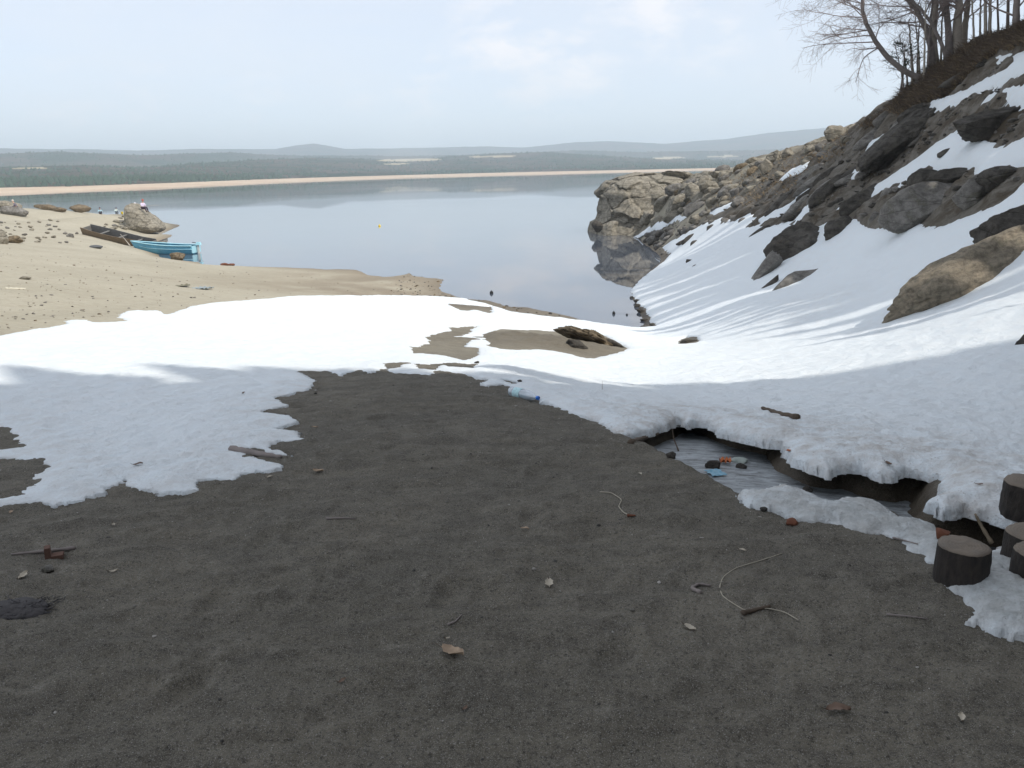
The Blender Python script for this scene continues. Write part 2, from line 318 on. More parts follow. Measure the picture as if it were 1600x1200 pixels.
# ============================================================ materials
def new_mat(name):
    m = bpy.data.materials.new(name); m.use_nodes = True; t = NT(m.node_tree); t.n.clear()
    bsdf = t('ShaderNodeBsdfPrincipled'); out = t('ShaderNodeOutputMaterial', {'Surface': bsdf.outputs[0]})
    t.b = bsdf; return m, t
def setp(t, **k):
    for a, v in k.items():
        a = a.replace('_', ' ')
        if isinstance(v, bpy.types.NodeSocket): t.l.new(v, t.b.inputs[a])
        else: t.b.inputs[a].default_value = (tuple(v)+(1,))[:4] if hasattr(v, '__len__') else v
def bump(t, h, strength, dist=0.02):
    b = t('ShaderNodeBump', {'Height': h, 'Strength': strength, 'Distance': dist}); t.l.new(b.outputs[0], t.b.inputs['Normal'])
def plain(name, col, rough=.6, var=.15, scale=20, spec=.3, metal=0, bmp=0):
    m, t = new_mat(name); o = t('ShaderNodeTexCoord').outputs['Object']
    nz = t.noise(o, scale, 5); c = tuple(col)
    cc = t.mix(nz, tuple(v*(1-var*1.6) for v in c), tuple(min(1, v*(1+var*1.6)) for v in c))
    setp(t, Base_Color=cc, Roughness=rough, Metallic=metal, Specular_IOR_Level=spec)
    if bmp: bump(t, nz, bmp, .01)
    return m
def rock_mat(name, c1, c2, dark, scale=1.0, lichen=(.2, .19, .13), crack=1.0):
    m, t = new_mat(name); geo = t('ShaderNodeNewGeometry'); o = geo.outputs['Position']
    big = t.noise(o, .7*scale, 6, .6, .3); med = t.noise(o, 4*scale, 8, .7); fine = t.noise(o, 40*scale, 4, .7)
    col = t.mix(t.ramp(big, [(.35, 0.), (.65, 1.)]), c1, c2)
    col = t.mix(t.ramp(med, [(.42, 0.), (.62, .85)]), col, dark)
    col = t.mix(t.ramp(t.noise(o, 2.3*scale, 8, .75, .6), [(.55, 0.), (.63, .6)]), col, lichen)
    col = t.mix(t.math('MULTIPLY', fine, .5), col, dark)
    spk = t.ramp(t.noise(o, 120*scale, 2, .5), [(.35, .62), (.7, 1.3)])
    col = t.mix(.8, col, spk, 'MULTIPLY')
    stre = t('ShaderNodeMapping', {'Vector': o, 'Scale': (1.2*scale, 1.2*scale, 4.5*scale), 'Rotation': (.3, .5, 0)}).outputs[0]
    cr = t('ShaderNodeTexVoronoi', {'Vector': t.mix(.13, stre, t.noise(o, 2.5*scale, 4, .6, out=1)), 'Scale': .55}, feature='DISTANCE_TO_EDGE').outputs['Distance']
    crk = t.ramp(cr, [(0., 1-crack), (.022, 1.)])
    col = t.mix(crk, tuple(v*.45 for v in dark), col)
    h = t.math('ADD', t.math('MULTIPLY', med, .8), t.math('ADD', t.math('MULTIPLY', fine, .3), t.math('MULTIPLY', crk, .35)))
    setp(t, Base_Color=col, Roughness=.9, Specular_IOR_Level=.2); bump(t, h, 1.0, .16/scale)
    return m
MR_pale = rock_mat('granite_pale', (.50, .455, .37), (.40, .365, .295), (.19, .168, .132))
MR_gray = rock_mat('granite_gray', (.38, .36, .33), (.29, .272, .245), (.13, .12, .108), crack=.4)
MR_dark = rock_mat('granite_dark', (.185, .170, .148), (.115, .103, .088), (.052, .046, .040), lichen=(.16, .145, .11), crack=.45)
MR_tan = rock_mat('granite_tan', (.46, .385, .285), (.34, .29, .22), (.16, .138, .105), 2.2, crack=.25)
MR_brown = rock_mat('rock_brown', (.36, .28, .185), (.26, .20, .13), (.10, .078, .052), 2.0)

# ground
MG, t = new_mat('ground'); geo = t('ShaderNodeNewGeometry').outputs['Position']
at_ = t('ShaderNodeAttribute', attribute_name='mask', attribute_type='GEOMETRY').outputs['Color']
sep = t('ShaderNodeSeparateColor', {0: at_}); sand_m, rock_m, wet_m = sep.outputs
n1 = t.noise(geo, 1.1, 6, .6, .4); n2 = t.noise(geo, 9, 6, .7, .2); n3 = t.noise(geo, 75, 4, .75); n4 = t.noise(geo, 260, 3, .7)
strm = t('ShaderNodeMapping', {'Vector': geo, 'Scale': (1.7, 3.2, 3), 'Rotation': (0, 0, R(8))}).outputs[0]
nst = t.noise(strm, 2.2, 7, .68, .5)
soil = t.mix(t.ramp(n1, [(.3, 0.), (.7, 1.)]), (.150, .132, .098), (.225, .198, .150))
soil = t.mix(t.ramp(t.noise(geo, .55, 5, .6, .8), [(.40, 0.), (.62, .6)]), soil, (.105, .095, .075))
soil = t.mix(t.ramp(nst, [(.42, 0.), (.66, .75)]), soil, (.088, .076, .058))
soil = t.mix(t.ramp(n2, [(.56, 0.), (.72, .6)]), soil, (.27, .245, .195))
soil = t.mix(t.ramp(n3, [(.33, .85), (.50, 0.)]), soil, (.03, .028, .024))
soil = t.mix(t.ramp(n4, [(.54, 0.), (.66, .95)]), soil, (.36, .34, .30))
soil = t.mix(1.0, soil, (.86, .87, .90), 'MULTIPLY')
sandc = t.mix(t.ramp(t.noise(geo, .25, 6, .6), [(.3, 0.), (.7, 1.)]), (.36, .33, .255), (.44, .405, .32))
sandc = t.mix(t.ramp(nst, [(.42, 0.), (.75, .55)]), sandc, (.26, .225, .165))
sandc = t.mix(t.ramp(n2, [(.5, 0.), (.8, .5)]), sandc, (.46, .41, .31))
rockc = t.mix(t.ramp(t.noise(geo, 1.3, 9, .72, .6), [(.42, 0.), (.58, 1.)]), (.072, .057, .040), (.165, .15, .128))
rockc = t.mix(t.ramp(t.noise(geo, 5, 6, .7), [(.5, 0.), (.7, .7)]), rockc, (.05, .042, .034))
col = t.mix(sand_m, soil, sandc); col = t.mix(rock_m, col, rockc)
col = t.mix(t.math('MULTIPLY', wet_m, .75), col, t.mix(1.0, col, (.50, .40, .30), 'MULTIPLY'))
hh = t.math('ADD', t.math('MULTIPLY', n2, .45), t.math('ADD', t.math('MULTIPLY', n3, .35), t.math('MULTIPLY', nst, .5)))
setp(t, Base_Color=col, Roughness=t.mix(wet_m, (.95,)*3, (.55,)*3), Specular_IOR_Level=.2); bump(t, hh, .9, .03)
# snow
MS, t = new_mat('snow'); geo = t('ShaderNodeNewGeometry').outputs['Position']
dm = t('ShaderNodeAttribute', attribute_name='mask', attribute_type='GEOMETRY').outputs['Color']
sepp = t('ShaderNodeSeparateColor', {0: dm}); dirt, ice, _ = sepp.outputs
s1 = t.noise(geo, 6, 7, .65, .3); s2 = t.noise(geo, 55, 5, .7); s3 = t.noise(geo, 22, 5, .7, .4)
colr = t.mix(t.ramp(s1, [(.3, 0.), (.7, 1.)]), (.765, .82, .85), (.83, .865, .88))
dsp = t.math('MULTIPLY', dirt, t.ramp(s1, [(.40, .05), (.66, 1.)]))
colr = t.mix(t.math('MULTIPLY', dsp, .7), colr, (.42, .37, .32))
colr = t.mix(t.math('MULTIPLY', dirt, t.ramp(s2, [(.58, 0.), (.70, .85)])), colr, (.26, .21, .17))
colr = t.mix(t.math('MULTIPLY', ice, t.ramp(s3, [(.3, .4), (.65, 1.)])), colr, (.36, .37, .36))
setp(t, Base_Color=colr, Roughness=.75, Specular_IOR_Level=.25)
bump(t, t.math('ADD', t.math('MULTIPLY', s2, .35), t.math('MULTIPLY', s3, .6)), .85, .045)
# water
MW, t = new_mat('lake_water'); geo = t('ShaderNodeNewGeometry').outputs['Position']
mp = t('ShaderNodeMapping', {'Vector': geo, 'Scale': (.22, .6, 1)}).outputs[0]
wn = t.noise(mp, 1.0, 4, .55, .6); wl = t.noise(geo, .012, 4, .55)
setp(t, Base_Color=(.085, .10, .125), Roughness=t.mix(t.ramp(wl, [(.45, 0.), (.6, 1.)]), (.015,)*3, (.05,)*3), IOR=1.55, Specular_IOR_Level=.8)
bump(t, wn, .03, .04)

# ============================================================ ground sheet
def az_list(f0, f1, nf, nb):
    a = list(np.linspace(f0, f1, nf)); b = list(np.linspace(f1, f0+2*math.pi, nb+2)[1:-1]); return np.array(a+b)
A = az_list(R(-50), R(50), 640, 46)
Rr = np.exp(np.linspace(math.log(1.35), math.log(330), 720))
ga, gr = np.meshgrid(A, Rr); X = gr*np.sin(ga); Y = gr*np.cos(ga)
infront = (np.abs(((ga+math.pi) % (2*math.pi))-math.pi) < R(55.5)) & (gr < 149)
rng_b = base_rbf(X[::6, :], Y[::6, :])
ii = np.clip(np.arange(len(Rr))/6.0, 0, rng_b.shape[0]-1.001); i0 = ii.astype(int); fu = (ii-i0)[:, None]
Z0 = rng_b[i0]*(1-fu)+rng_b[i0+1]*fu
Z0 = np.where(infront, base(X, Y), Z0)
sd_g = np.where(infront, samp(SD, X, Y), -2.); rk_g = np.where(infront, samp(RK, X, Y), -5.)
ch_g = np.where(infront, samp(CH, X, Y), -5.); dp_g = np.where(infront, samp(DP, X, Y), -5.)
Z = Z0+ground_detail(X, Y, sd_g, rk_g, ch_g, dp_g, gr)
nr_, na_ = X.shape
idx = np.arange(nr_*na_).reshape(nr_, na_)
a = idx[:-1, :]; b = idx[1:, :]; an = np.roll(a, -1, 1); bn = np.roll(b, -1, 1)
F = np.stack([a, an, bn, b], -1).reshape(-1, 4)
V = np.stack([X, Y, Z], -1).reshape(-1, 3)
V = np.vstack([V, [[0, 0, 3.93]]]); cidx = len(V)-1
# close the middle with degenerate-free quads (pairs of columns)
fan = []
for k in range(0, na_-1, 2): fan.append([cidx, idx[0, (k+2) % na_], idx[0, k+1], idx[0, k]])
F = np.vstack([F, np.array(fan)])[:, ::-1]
g = mesh_obj('ground', V, F, MG); g['kind'] = 'structure'
sand = sst(12, 17, Y+.25*(-X))*(1-sst(2, 9, X))
SB = sdf([px2w([(-300, 470), (-300, 325), (60, 315), (260, 350), (300, 405), (420, 415), (700, 428), (700, 465), (600, 480), (300, 500), (0, 545)])], X, Y)
sand = np.maximum(sst(-3, 2, SB)*1.0, sst(9, 14, Y)*.35)*(1-sst(2, 6, X))
mnd_w = .45*np.exp(-((X-MND[0])/2.4)**2-((Y-MND[1])/1.8)**2)
wet = np.clip(1-np.abs(Z0)/.34, 0, 1)*sst(20, 30, Y)+sst(.0, .1, ch_g)*.9+mnd_w
wet = np.maximum(wet, sst(.0, .9, (X+16)/12)*sst(27, 32, Y)*(X < 4)*.95*np.clip(.8+fb2(X*.8, Y*.5, 4, 91), 0, 1))
hdl = sst(44, 56, Y)*sst(-.6, .5, rk_g); mnd_ = np.exp(-((X-MND[0])/2.2)**2-((Y-MND[1])/1.5)**2); sand = sand*(1-mnd_*.4); sand = np.maximum(sand, hdl*.72*np.clip(1+fb2(X*.7, Y*.7, 4, 97), .4, 1.3))  # headland ground paler: beige stone, with its sunlight also painted into the colour
mk = np.stack([sand, sst(-.6, .5, rk_g)*(1-.85*hdl), np.clip(wet, 0, 1)], -1).reshape(-1, 3); mk = np.vstack([mk, [[0, 0, 0]]])
attr(g, 'mask', mk)

# ============================================================ snow sheet
sg_i = slice(0, int((math.log(75)-LR0)/(LR1-LR0)*(NR-1)))
X = GX[sg_i]; Y = GY[sg_i]; sd = SD[sg_i]
keepv = sd > 0
q = keepv[:-1, :-1] | keepv[1:, :-1] | keepv[:-1, 1:] | keepv[1:, 1:]
# snap the outer ring of vertices onto the melt edge
gy_, gx_ = np.gradient(sd)
rr = np.hypot(X, Y); dr = rr*(LR1-LR0)/(NR-1); da = rr*(AZ1-AZ0)/(NA-1)
gr_ = gy_/dr; ga_ = gx_/da; L = np.hypot(gr_, ga_)+1e-6
step = np.clip(-sd, 0, 2*da)/L*np.clip(1/L, .3, 1)
sn_, cs_ = X/rr, Y/rr
mv = sd < 0
X2 = X+np.where(mv, step*(gr_*sn_+ga_*cs_)/L, 0); Y2 = Y+np.where(mv, step*(gr_*cs_-ga_*sn_)/L, 0)
bz = base(X2, Y2); Zt = np.where(mv, bz-.03, bz+snow_h(X, Y, np.maximum(sd, 0)))
nr_, na_ = X.shape; idx = np.arange(nr_*na_).reshape(nr_, na_)
Q = np.stack([idx[:-1, :-1][q], idx[1:, :-1][q], idx[1:, 1:][q], idx[:-1, 1:][q]], -1)
Vt = np.stack([X2, Y2, Zt], -1).reshape(-1, 3)
chs = samp(CH, X, Y) > -.3
q2 = q & chs[:-1, :-1]
Qb = np.stack([idx[:-1, :-1][q2], idx[:-1, 1:][q2], idx[1:, 1:][q2], idx[1:, :-1][q2]], -1)+nr_*na_
Vb = np.stack([X2, Y2, bz-.032], -1).reshape(-1, 3)
V = np.vstack([Vt, Vb]); F = np.vstack([Q, Qb]); used = np.unique(F); remap = np.zeros(len(V), np.int64); remap[used] = np.arange(len(used))
ch_s = samp(CH, X, Y); sds = samp(SDS, X, Y)
dirt = np.clip(1-np.abs(ch_s)/1.3, 0, 1)*(X > .3)*.95*(1-sst(6.5, 8.5, Y))
dirt = np.maximum(dirt, sst(-.1, .1, sds)*1.0)
dirt = np.maximum(dirt, (X < 0)*(1-sst(.05, .9, sd))*.42*(1-sst(8, 10, Y)))
dirt = np.maximum(dirt, (1-sst(0, .5, sd))*.25*(Y < 30)); dirt = np.maximum(dirt, .10+.25*np.clip(fb2(X*.4, Y*.25+X*.12, 4, 95)-.1, 0, 1))
icem = sst(-.05, .1, sds)*sst(0, 1.0, (5.0-Y)/1.4)
mk = np.stack([dirt, icem, 0*dirt], -1).reshape(-1, 3); mk = np.vstack([mk, mk])[used]
sn = mesh_obj('snow', V[used], remap[F][:, ::-1], MS); sn['kind'] = 'structure'; attr(sn, 'mask', mk)

# ============================================================ water
wv = [(-6000, 4, 0), (6000, 4, 0), (6000, 7000, 0), (-6000, 7000, 0)]
lake = mesh_obj('lake_water', wv, [(0, 1, 2, 3)], MW, smooth=False); lake['kind'] = 'structure'
# creek ice in its channel
MI, t = new_mat('creek_ice'); geo = t('ShaderNodeNewGeometry').outputs['Position']
mp = t('ShaderNodeMapping', {'Vector': geo, 'Scale': (1.2, 4.5, 1), 'Rotation': (0, 0, R(-24))}).outputs[0]
i1 = t.noise(mp, 4.5, 7, .7, .8); i2 = t.noise(geo, 14, 6, .7, .5)
cI = t.mix(t.ramp(i1, [(.38, 0.), (.6, 1.)]), (.11, .115, .115), (.36, .39, .41))
cI = t.mix(t.ramp(i2, [(.55, 0.), (.68, .8)]), cI, (.04, .038, .034))
setp(t, Base_Color=cI, Roughness=.38, Specular_IOR_Level=.4); bump(t, t.math('ADD', i1, t.math('MULTIPLY', i2, .4)), .6, .03)
qm = CH > -.02; qq = qm[:-1, :-1] & qm[1:, :-1] & qm[:-1, 1:] & qm[1:, 1:]; qq[::1] &= True
idx = np.arange(NR*NA).reshape(NR, NA)
lev = BASE-.135-.065*sst(1.6, 2.5, GX)-.24*sst(0, .4, DP)+.008*fb2(GX*6, GY*6, 3, 44)
Q = np.stack([idx[:-1, :-1][qq], idx[:-1, 1:][qq], idx[1:, 1:][qq], idx[1:, :-1][qq]], -1)
used = np.unique(Q); remap = np.zeros(NR*NA, np.int64); remap[used] = np.arange(len(used))
ck = mesh_obj('creek_ice', np.stack([GX, GY, lev], -1).reshape(-1, 3)[used], remap[Q], MI); ck['kind'] = 'structure'

# ============================================================ far shore and hills
def azel(px, py): d = ray(px, py); return np.arctan2(d[..., 0], d[..., 1]), np.arcsin(d[..., 2])
def curve(pts):
    p = np.array(pts, float); a, e = azel(p[:, 0], p[:, 1]); return lambda q: np.interp(q, a, e)
c_sh = curve([(-500, 318), (0, 303), (120, 299), (250, 294), (400, 286), (500, 282), (650, 277), (800, 273), (1000, 268.5), (1170, 264.5), (1600, 252)])
c_bt = curve([(-500, 303), (0, 294.5), (120, 292), (250, 287.5), (400, 281.2), (500, 277.8), (650, 273.5), (800, 269.7), (1000, 265.6), (1170, 261.8), (1600, 247.5)])
c_B = curve([(-500, 255), (0, 262), (130, 259), (215, 263), (300, 256), (400, 250), (480, 247), (560, 248), (640, 252), (700, 245), (760, 241), (860, 238), (930, 243), (1000, 247), (1100, 250), (1180, 251), (1300, 248), (1600, 235)])
c_C = curve([(-500, 240), (0, 240), (90, 237), (215, 243), (300, 240), (360, 238), (440, 243), (600, 244), (700, 243), (820, 240), (900, 236), (1000, 238), (1080, 236), (1200, 234), (1600, 215)])
c_A = curve([(-500, 228), (0, 233), (120, 234), (215, 237), (300, 234), (350, 233.5), (430, 233), (460, 228), (490, 225), (515, 229), (540, 233), (620, 232), (700, 230.5), (760, 229), (820, 231), (900, 222.5), (950, 221), (1000, 223), (1040, 225), (1080, 221), (1130, 218), (1200, 208), (1280, 201), (1340, 198), (1450, 205), (1600, 190), (2000, 200)])
fa = np.linspace(R(-58), R(58), 1300)
r_0 = EYE/np.tan(-np.minimum(c_sh(fa), -.0030)); r_1 = r_0*1.12+40
z1 = np.maximum(EYE+r_1*np.tan(c_bt(fa)), 1.5)
rB = r_1*1.25+700; zB = EYE+rB*np.tan(c_B(fa)); rC = rB+900; zC = EYE+rC*np.tan(c_C(fa)); rA = np.full_like(fa, 5200.)
rA = np.maximum(rA, rC+1200); zA = EYE+rA*np.tan(c_A(fa))
keys_r = np.stack([r_0-120, r_0, r_1, r_1+120, rB, rB+350, rC, rC+600, rA, rA+1200, rA+2500]); keys_z = np.stack([z1*0-4, z1*0-.05, z1, z1+5, zB, zB*.8, zC, zC*.82, zA, zA*.85, zA*.5])
NRF = 230; s = np.linspace(0, 10, NRF); ki = np.minimum(s.astype(int), 9); fr = (s-ki)[:, None]
frs = fr*fr*(3-2*fr); frs = np.where(ki[:, None] < 2, fr, frs)
FR = keys_r[ki]*(1-fr)+keys_r[ki+1]*fr; FZ = keys_z[ki]*(1-frs)+keys_z[ki+1]*frs
FX = FR*np.sin(fa); FY = FR*np.cos(fa)
amp = np.clip((FZ-8)/40, 0, 1)
ridge_dist = np.minimum(np.abs(s-4), np.minimum(np.abs(s-6), np.abs(s-8)))[:, None]
FZ = FZ+amp*(fb2(FX/260, FY/260, 4, 201)*12*np.clip(ridge_dist*2.2, .12, 1)-ridge_dist*6*0)
FZ = FZ+amp*4*fb2(FX/60, FY/60, 3, 205)*.5
nr_, na_ = FX.shape; idx = np.arange(nr_*na_).reshape(nr_, na_)
F = np.stack([idx[:-1, :-1], idx[:-1, 1:], idx[1:, 1:], idx[1:, :-1]], -1).reshape(-1, 4)[:, ::-1]
MH, t = new_mat('hills'); geo = t('ShaderNodeNewGeometry').outputs['Position']
sep = t('ShaderNodeSeparateColor', {0: t('ShaderNodeAttribute', attribute_name='mask', attribute_type='GEOMETRY').outputs['Color']}); bea, fld, frr = sep.outputs
hn = t.noise(geo, .006, 6, .62, .3); hn2 = t.noise(geo, .05, 5, .65)
hc = t.mix(t.ramp(hn, [(.42, 0.), (.56, 1.)]), (.050, .072, .052), (.105, .09, .072))
hc = t.mix(t.ramp(hn2, [(.4, 0.), (.7, .7)]), hc, (.02, .028, .018))
hc = t.mix(fld, hc, (.42, .36, .25))
bc = t.mix(t.ramp(t.noise(geo, .02, 6, .6), [(.35, 0.), (.65, 1.)]), (.50, .38, .28), (.58, .48, .37))
hc = t.mix(bea, hc, bc)
setp(t, Base_Color=hc, Roughness=1., Specular_IOR_Level=0.); bump(t, hn2, 1., 8.)
hl = mesh_obj('hills', np.stack([FX, FY, FZ], -1).reshape(-1, 3), F, MH); hl['kind'] = 'structure'
bm_ = (s[:, None] < 2.15)*np.ones_like(FX)
fields = [(640, 250, 50, 2.2), (770, 244.5, 36, 1.2), (1045, 247, 26, 1.8), (1130, 244.5, 24, 1.5), (45, 263, 30, 1.2), (620, 256, 20, 1)]
hd = np.stack([FX, FY, FZ-EYE], -1); hu = hd@fwd; hpx = 800+FPX*(hd@right)/hu; hpy = 600-FPX*(hd@up)/hu
fl_ = np.zeros_like(FX)
for (cx, cy, rx, ry) in fields:
    fl_ = np.maximum(fl_, (((hpx-cx)/rx)**2+((hpy-cy+(hpx-cx)*.02)/ry)**2 < 1)*1.0)
attr(hl, 'mask', np.stack([bm_, fl_, bm_*0], -1).reshape(-1, 3))
# far woods: thousands of small crowns read as one mass
MF = plain('forest_green', (.062, .092, .068), 1, .35, .02, 0)
cand_i = rng.randint(int(NRF*.21), int(NRF*.66), 60000); cand_j = rng.randint(120, 1180, 60000)
prob = fb2(FX[cand_i, cand_j]/170, FY[cand_i, cand_j]/170, 4, 209)
near_sh = cand_i < NRF*.26
ok = (fl_[cand_i, cand_j] < .5) & (prob > np.where(near_sh, -.05, -.2)) & (s[cand_i] > 2.2)
ci, cj = cand_i[ok][:16000], cand_j[ok][:16000]
base_cone = []
for k in range(5): an = k*2*math.pi/5; base_cone.append((math.cos(an)*.36, math.sin(an)*.36, .12))
for k in range(5): an = (k+.5)*2*math.pi/5; base_cone.append((math.cos(an)*.26, math.sin(an)*.26, .6))
base_cone.append((0, 0, 1.0)); bc_ = np.array(base_cone)
cf = []
for k in range(5): cf += [(k, (k+1) % 5, 5+k), ((k+1) % 5, 5+(k+1) % 5, 5+k), (5+k, 5+(k+1) % 5, 10)]
cf = np.array(cf)
N = len(ci); hgt = rng.uniform(2.2, 5.5, N); P0 = np.stack([FX[ci, cj]+rng.uniform(-4, 4, N), FY[ci, cj]+rng.uniform(-12, 12, N), FZ[ci, cj]-1.5], -1)
VV = P0[:, None]+bc_[None]*np.stack([hgt*rng.uniform(.8, 1.5, N), hgt, hgt], -1)[:, None]
FF = (cf[None]+(np.arange(N)*11)[:, None, None]).reshape(-1, 3)
fo = mesh_obj('forest', VV.reshape(-1, 3), FF, MF, smooth=False); fo['kind'] = 'stuff'; fo['label'] = 'distant dark green woods on the far shore hills'

# ============================================================ rocks
ICO = {}
for sub in (1, 2, 3, 4, 5, 6):
    bm = bmesh.new(); bmesh.ops.create_icosphere(bm, subdivisions=sub, radius=1)
    ICO[sub] = (np.array([v.co[:] for v in bm.verts]), np.array([[v.index for v in f.verts] for f in bm.faces])); bm.free()
def rock_shape(sub, seed, ncut=9, rough=.16, cut=(.55, .9)):
    r = np.random.RandomState(seed); P, F = ICO[sub]; P = P.copy()
    P = P*(1+rough*1.3*fb3(P*1.3+seed*3.1, 2, seed)[:, None])
    for k in range(ncut):
        nn = r.normal(size=3); nn /= np.linalg.norm(nn); d = r.uniform(*cut)
        e = np.maximum(P@nn-d, 0); P = P-nn*(e*.93)[:, None]
    if sub >= 3: P = P*(1+rough*.55*fb3(P*4+seed, 3, seed+9)[:, None])
    if sub >= 4:
        P = P*(1+rough*.35*fb3(P*9+seed, 3, seed+19)[:, None]); rd = 1-np.abs(fb3(P*3.2+seed*2, 3, seed+5)); P = P*(1-.10*np.clip(rd-.82, 0, 1)[:, None]*3*rough/.16)
    return P, F
def axes(tilt):
    c, s_ = math.cos(R(tilt)), math.sin(R(tilt)); a = c*right+s_*up; b = -s_*right+c*up; return np.stack([a, b, fwd], 0)
def rock(px, py, wpx, hpx, tilt, mat, label, sub=4, seed=None, name='boulder', group=None, depth=None, Y=None, sit=False, rough=.16, ncut=9, cut=(.55, .9), cat='rock', lift=0.0, push=0.0):
    seed = seed if seed is not None else int(px*7+py) % 9973
    c = hit1(px, py+hpx*.42 if sit else py) if Y is None else at(px, py, Y)
    dist = float((c-np.array([0, 0, EYE]))@fwd); sc = dist/FPX
    a_, b_ = wpx*sc/2, hpx*sc/2; cc = depth if depth else .75*max(min(a_, b_*1.6), b_)
    P, F = rock_shape(sub, seed, ncut, rough, cut)
    ext = (P.max(0)-P.min(0))/2; mid = (P.max(0)+P.min(0))/2
    P = (P-mid)/ext*np.array([a_, b_, cc]); P = P@axes(tilt)
    if sit and Y is None: c = c+np.array([0, cc*.3, b_*.80])
    c = c+np.array([0, push, lift])
    o = mesh_obj(name, P, F, mat); o.location = tuple(c)
    return prop(o, label, cat, group)
# big rocks of the right bank
rock(1530, 447, 312, 108, 27.5, MR_tan, 'long tan granite boulder tapering down onto the snow at the right', 6, 11, depth=.75, rough=.13, ncut=8, cut=(.7, .92), push=.45)
rock(1594, 362, 110, 66, 22, MR_dark, 'dark boulder behind the upper end of the long tan boulder', 5, 13, push=.3)
rock(1575, 398, 60, 26, 20, MR_tan, 'small tan rock wedged above the long tan boulder', 4, 14)
rock(1604, 543, 52, 48, 30, MR_dark, 'dark rock at the right edge just below the long tan boulder', 4, 15)
rock(1446, 326, 168, 76, 12, MR_gray, 'wide smooth grey slab with a flat face above the snow slope', 5, 16, rough=.08, ncut=7, cut=(.62, .8), depth=.8, push=-.35, lift=.1)
rock(1534, 306, 96, 66, 12, MR_gray, 'brown-grey block right of the wide smooth grey slab', 5, 18, rough=.1, cut=(.5, .8))
rock(1496, 280, 96, 36, 3, MR_dark, 'dark rounded rock sitting behind the wide grey slab', 4, 19)
rock(1447, 284, 54, 46, 25, MR_dark, 'dark knobbly rock at the tip of the upper snow tongue', 4, 20)
rock(1572, 283, 92, 44, -6, MR_dark, 'dark cracked rock below the broad upper snow field', 4, 21)
rock(1367, 345, 22, 29, 0, MR_gray, 'small grey rock left of the wide grey slab', 4, 22)
rock(1389, 305, 30, 26, 20, MR_gray, 'small grey rock above the left end of the wide slab', 4, 23)
rock(1312, 362, 58, 44, 15, MR_dark, 'dark round boulder at the top edge of the snow slope', 4, 24)
rock(1243, 392, 122, 76, 38, MR_dark, 'large dark outcrop jutting down into the snow slope', 5, 25, depth=1.1)
rock(1241, 443, 104, 34, 26, MR_gray, 'pale slab lying under the large dark outcrop', 4, 26, ncut=12)
rock(1188, 436, 98, 26, 54, MR_gray, 'narrow steep slab left of the dark outcrop', 4, 27, ncut=12)
rock(1198, 452, 60, 14, 46, MR_dark, 'thin dark rock between the two pale slabs', 4, 28, ncut=12)
rock(1408, 222, 170, 52, 38, MR_dark, 'long dark grey slab running down the bank above the snow tongue', 5, 29, depth=.9)
rock(1365, 255, 46, 28, 35, MR_gray, 'rounded grey end of rock under the small snow patch', 4, 30)
rock(1553, 198, 130, 58, 8, MR_dark, 'broad dark bulging rock between two snow patches at right', 5, 31)
rock(1480, 239, 33, 13, 18, MR_dark, 'small dark boulder poking through the upper snow tongue', 3, 32)
rock(1268, 278, 60, 30, 40, MR_gray, 'grey slab beside the small snow strip on the bank', 4, 33)
rock(1300, 300, 90, 36, 38, MR_dark, 'dark slab in the middle of the bank', 4, 34)
rock(1350, 312, 90, 30, 32, MR_dark, 'dark slab under the tip of the snow tongue', 4, 35)
rock(1430, 178, 60, 26, 32, MR_dark, 'dark rock below the trees and the top snow strip', 4, 36)
rock(1385, 186, 50, 28, 30, MR_gray, 'grey rock at the brow of the bank', 4, 37)
rock(1304, 209, 34, 28, 10, MR_pale, 'sunlit rounded boulder on the ridge skyline', 4, 38, sit=True)
rock(1328, 202, 32, 15, 18, MR_pale, 'low sunlit rock on the skyline right of the round one', 4, 39)
rock(1212, 245, 28, 20, 0, MR_pale, 'flat-topped boulder on the headland skyline', 4, 40, sit=True)
rock(1231, 240, 20, 18, 0, MR_pale, 'squat boulder touching the flat-topped skyline boulder', 4, 41, sit=True)
rock(1196, 262, 20, 26, 20, MR_pale, 'upright pale stone leaning below the skyline boulders', 4, 42, sit=True)
rock(1178, 251, 26, 12, 0, MR_pale, 'small perched rock at the left of the skyline boulders', 4, 43, sit=True)
rock(1275, 226, 50, 16, 20, MR_pale, 'long flat rock along the skyline ridge', 4, 44)
rock(1085, 300, 30, 30, 0, MR_pale, 'rounded boulder right behind the big cliff', 4, 45, sit=True)
rock(1062, 322, 52, 34, 42, MR_pale, 'slanting boulder leaning on the foot of the cliff', 4, 46)
rock(1110, 292, 36, 20, 5, MR_pale, 'blocky rock on top of the headland pile', 4, 47, sit=True)
rock(1140, 300, 40, 24, 20, MR_gray, 'grey block in the middle of the headland pile', 4, 48)
rock(1090, 326, 46, 26, 30, MR_gray, 'dark grey block above the lower snow strip', 4, 49)
rock(1090, 343, 30, 18, 10, MR_pale, 'small pale boulder above the water line stones', 4, 50)
rock(1128, 272, 36, 12, 0, MR_pale, 'low pale rock at the top left of the headland', 4, 53)
rock(1155, 318, 30, 22, 20, MR_gray, 'grey block beside the narrow snow strip', 4, 54)
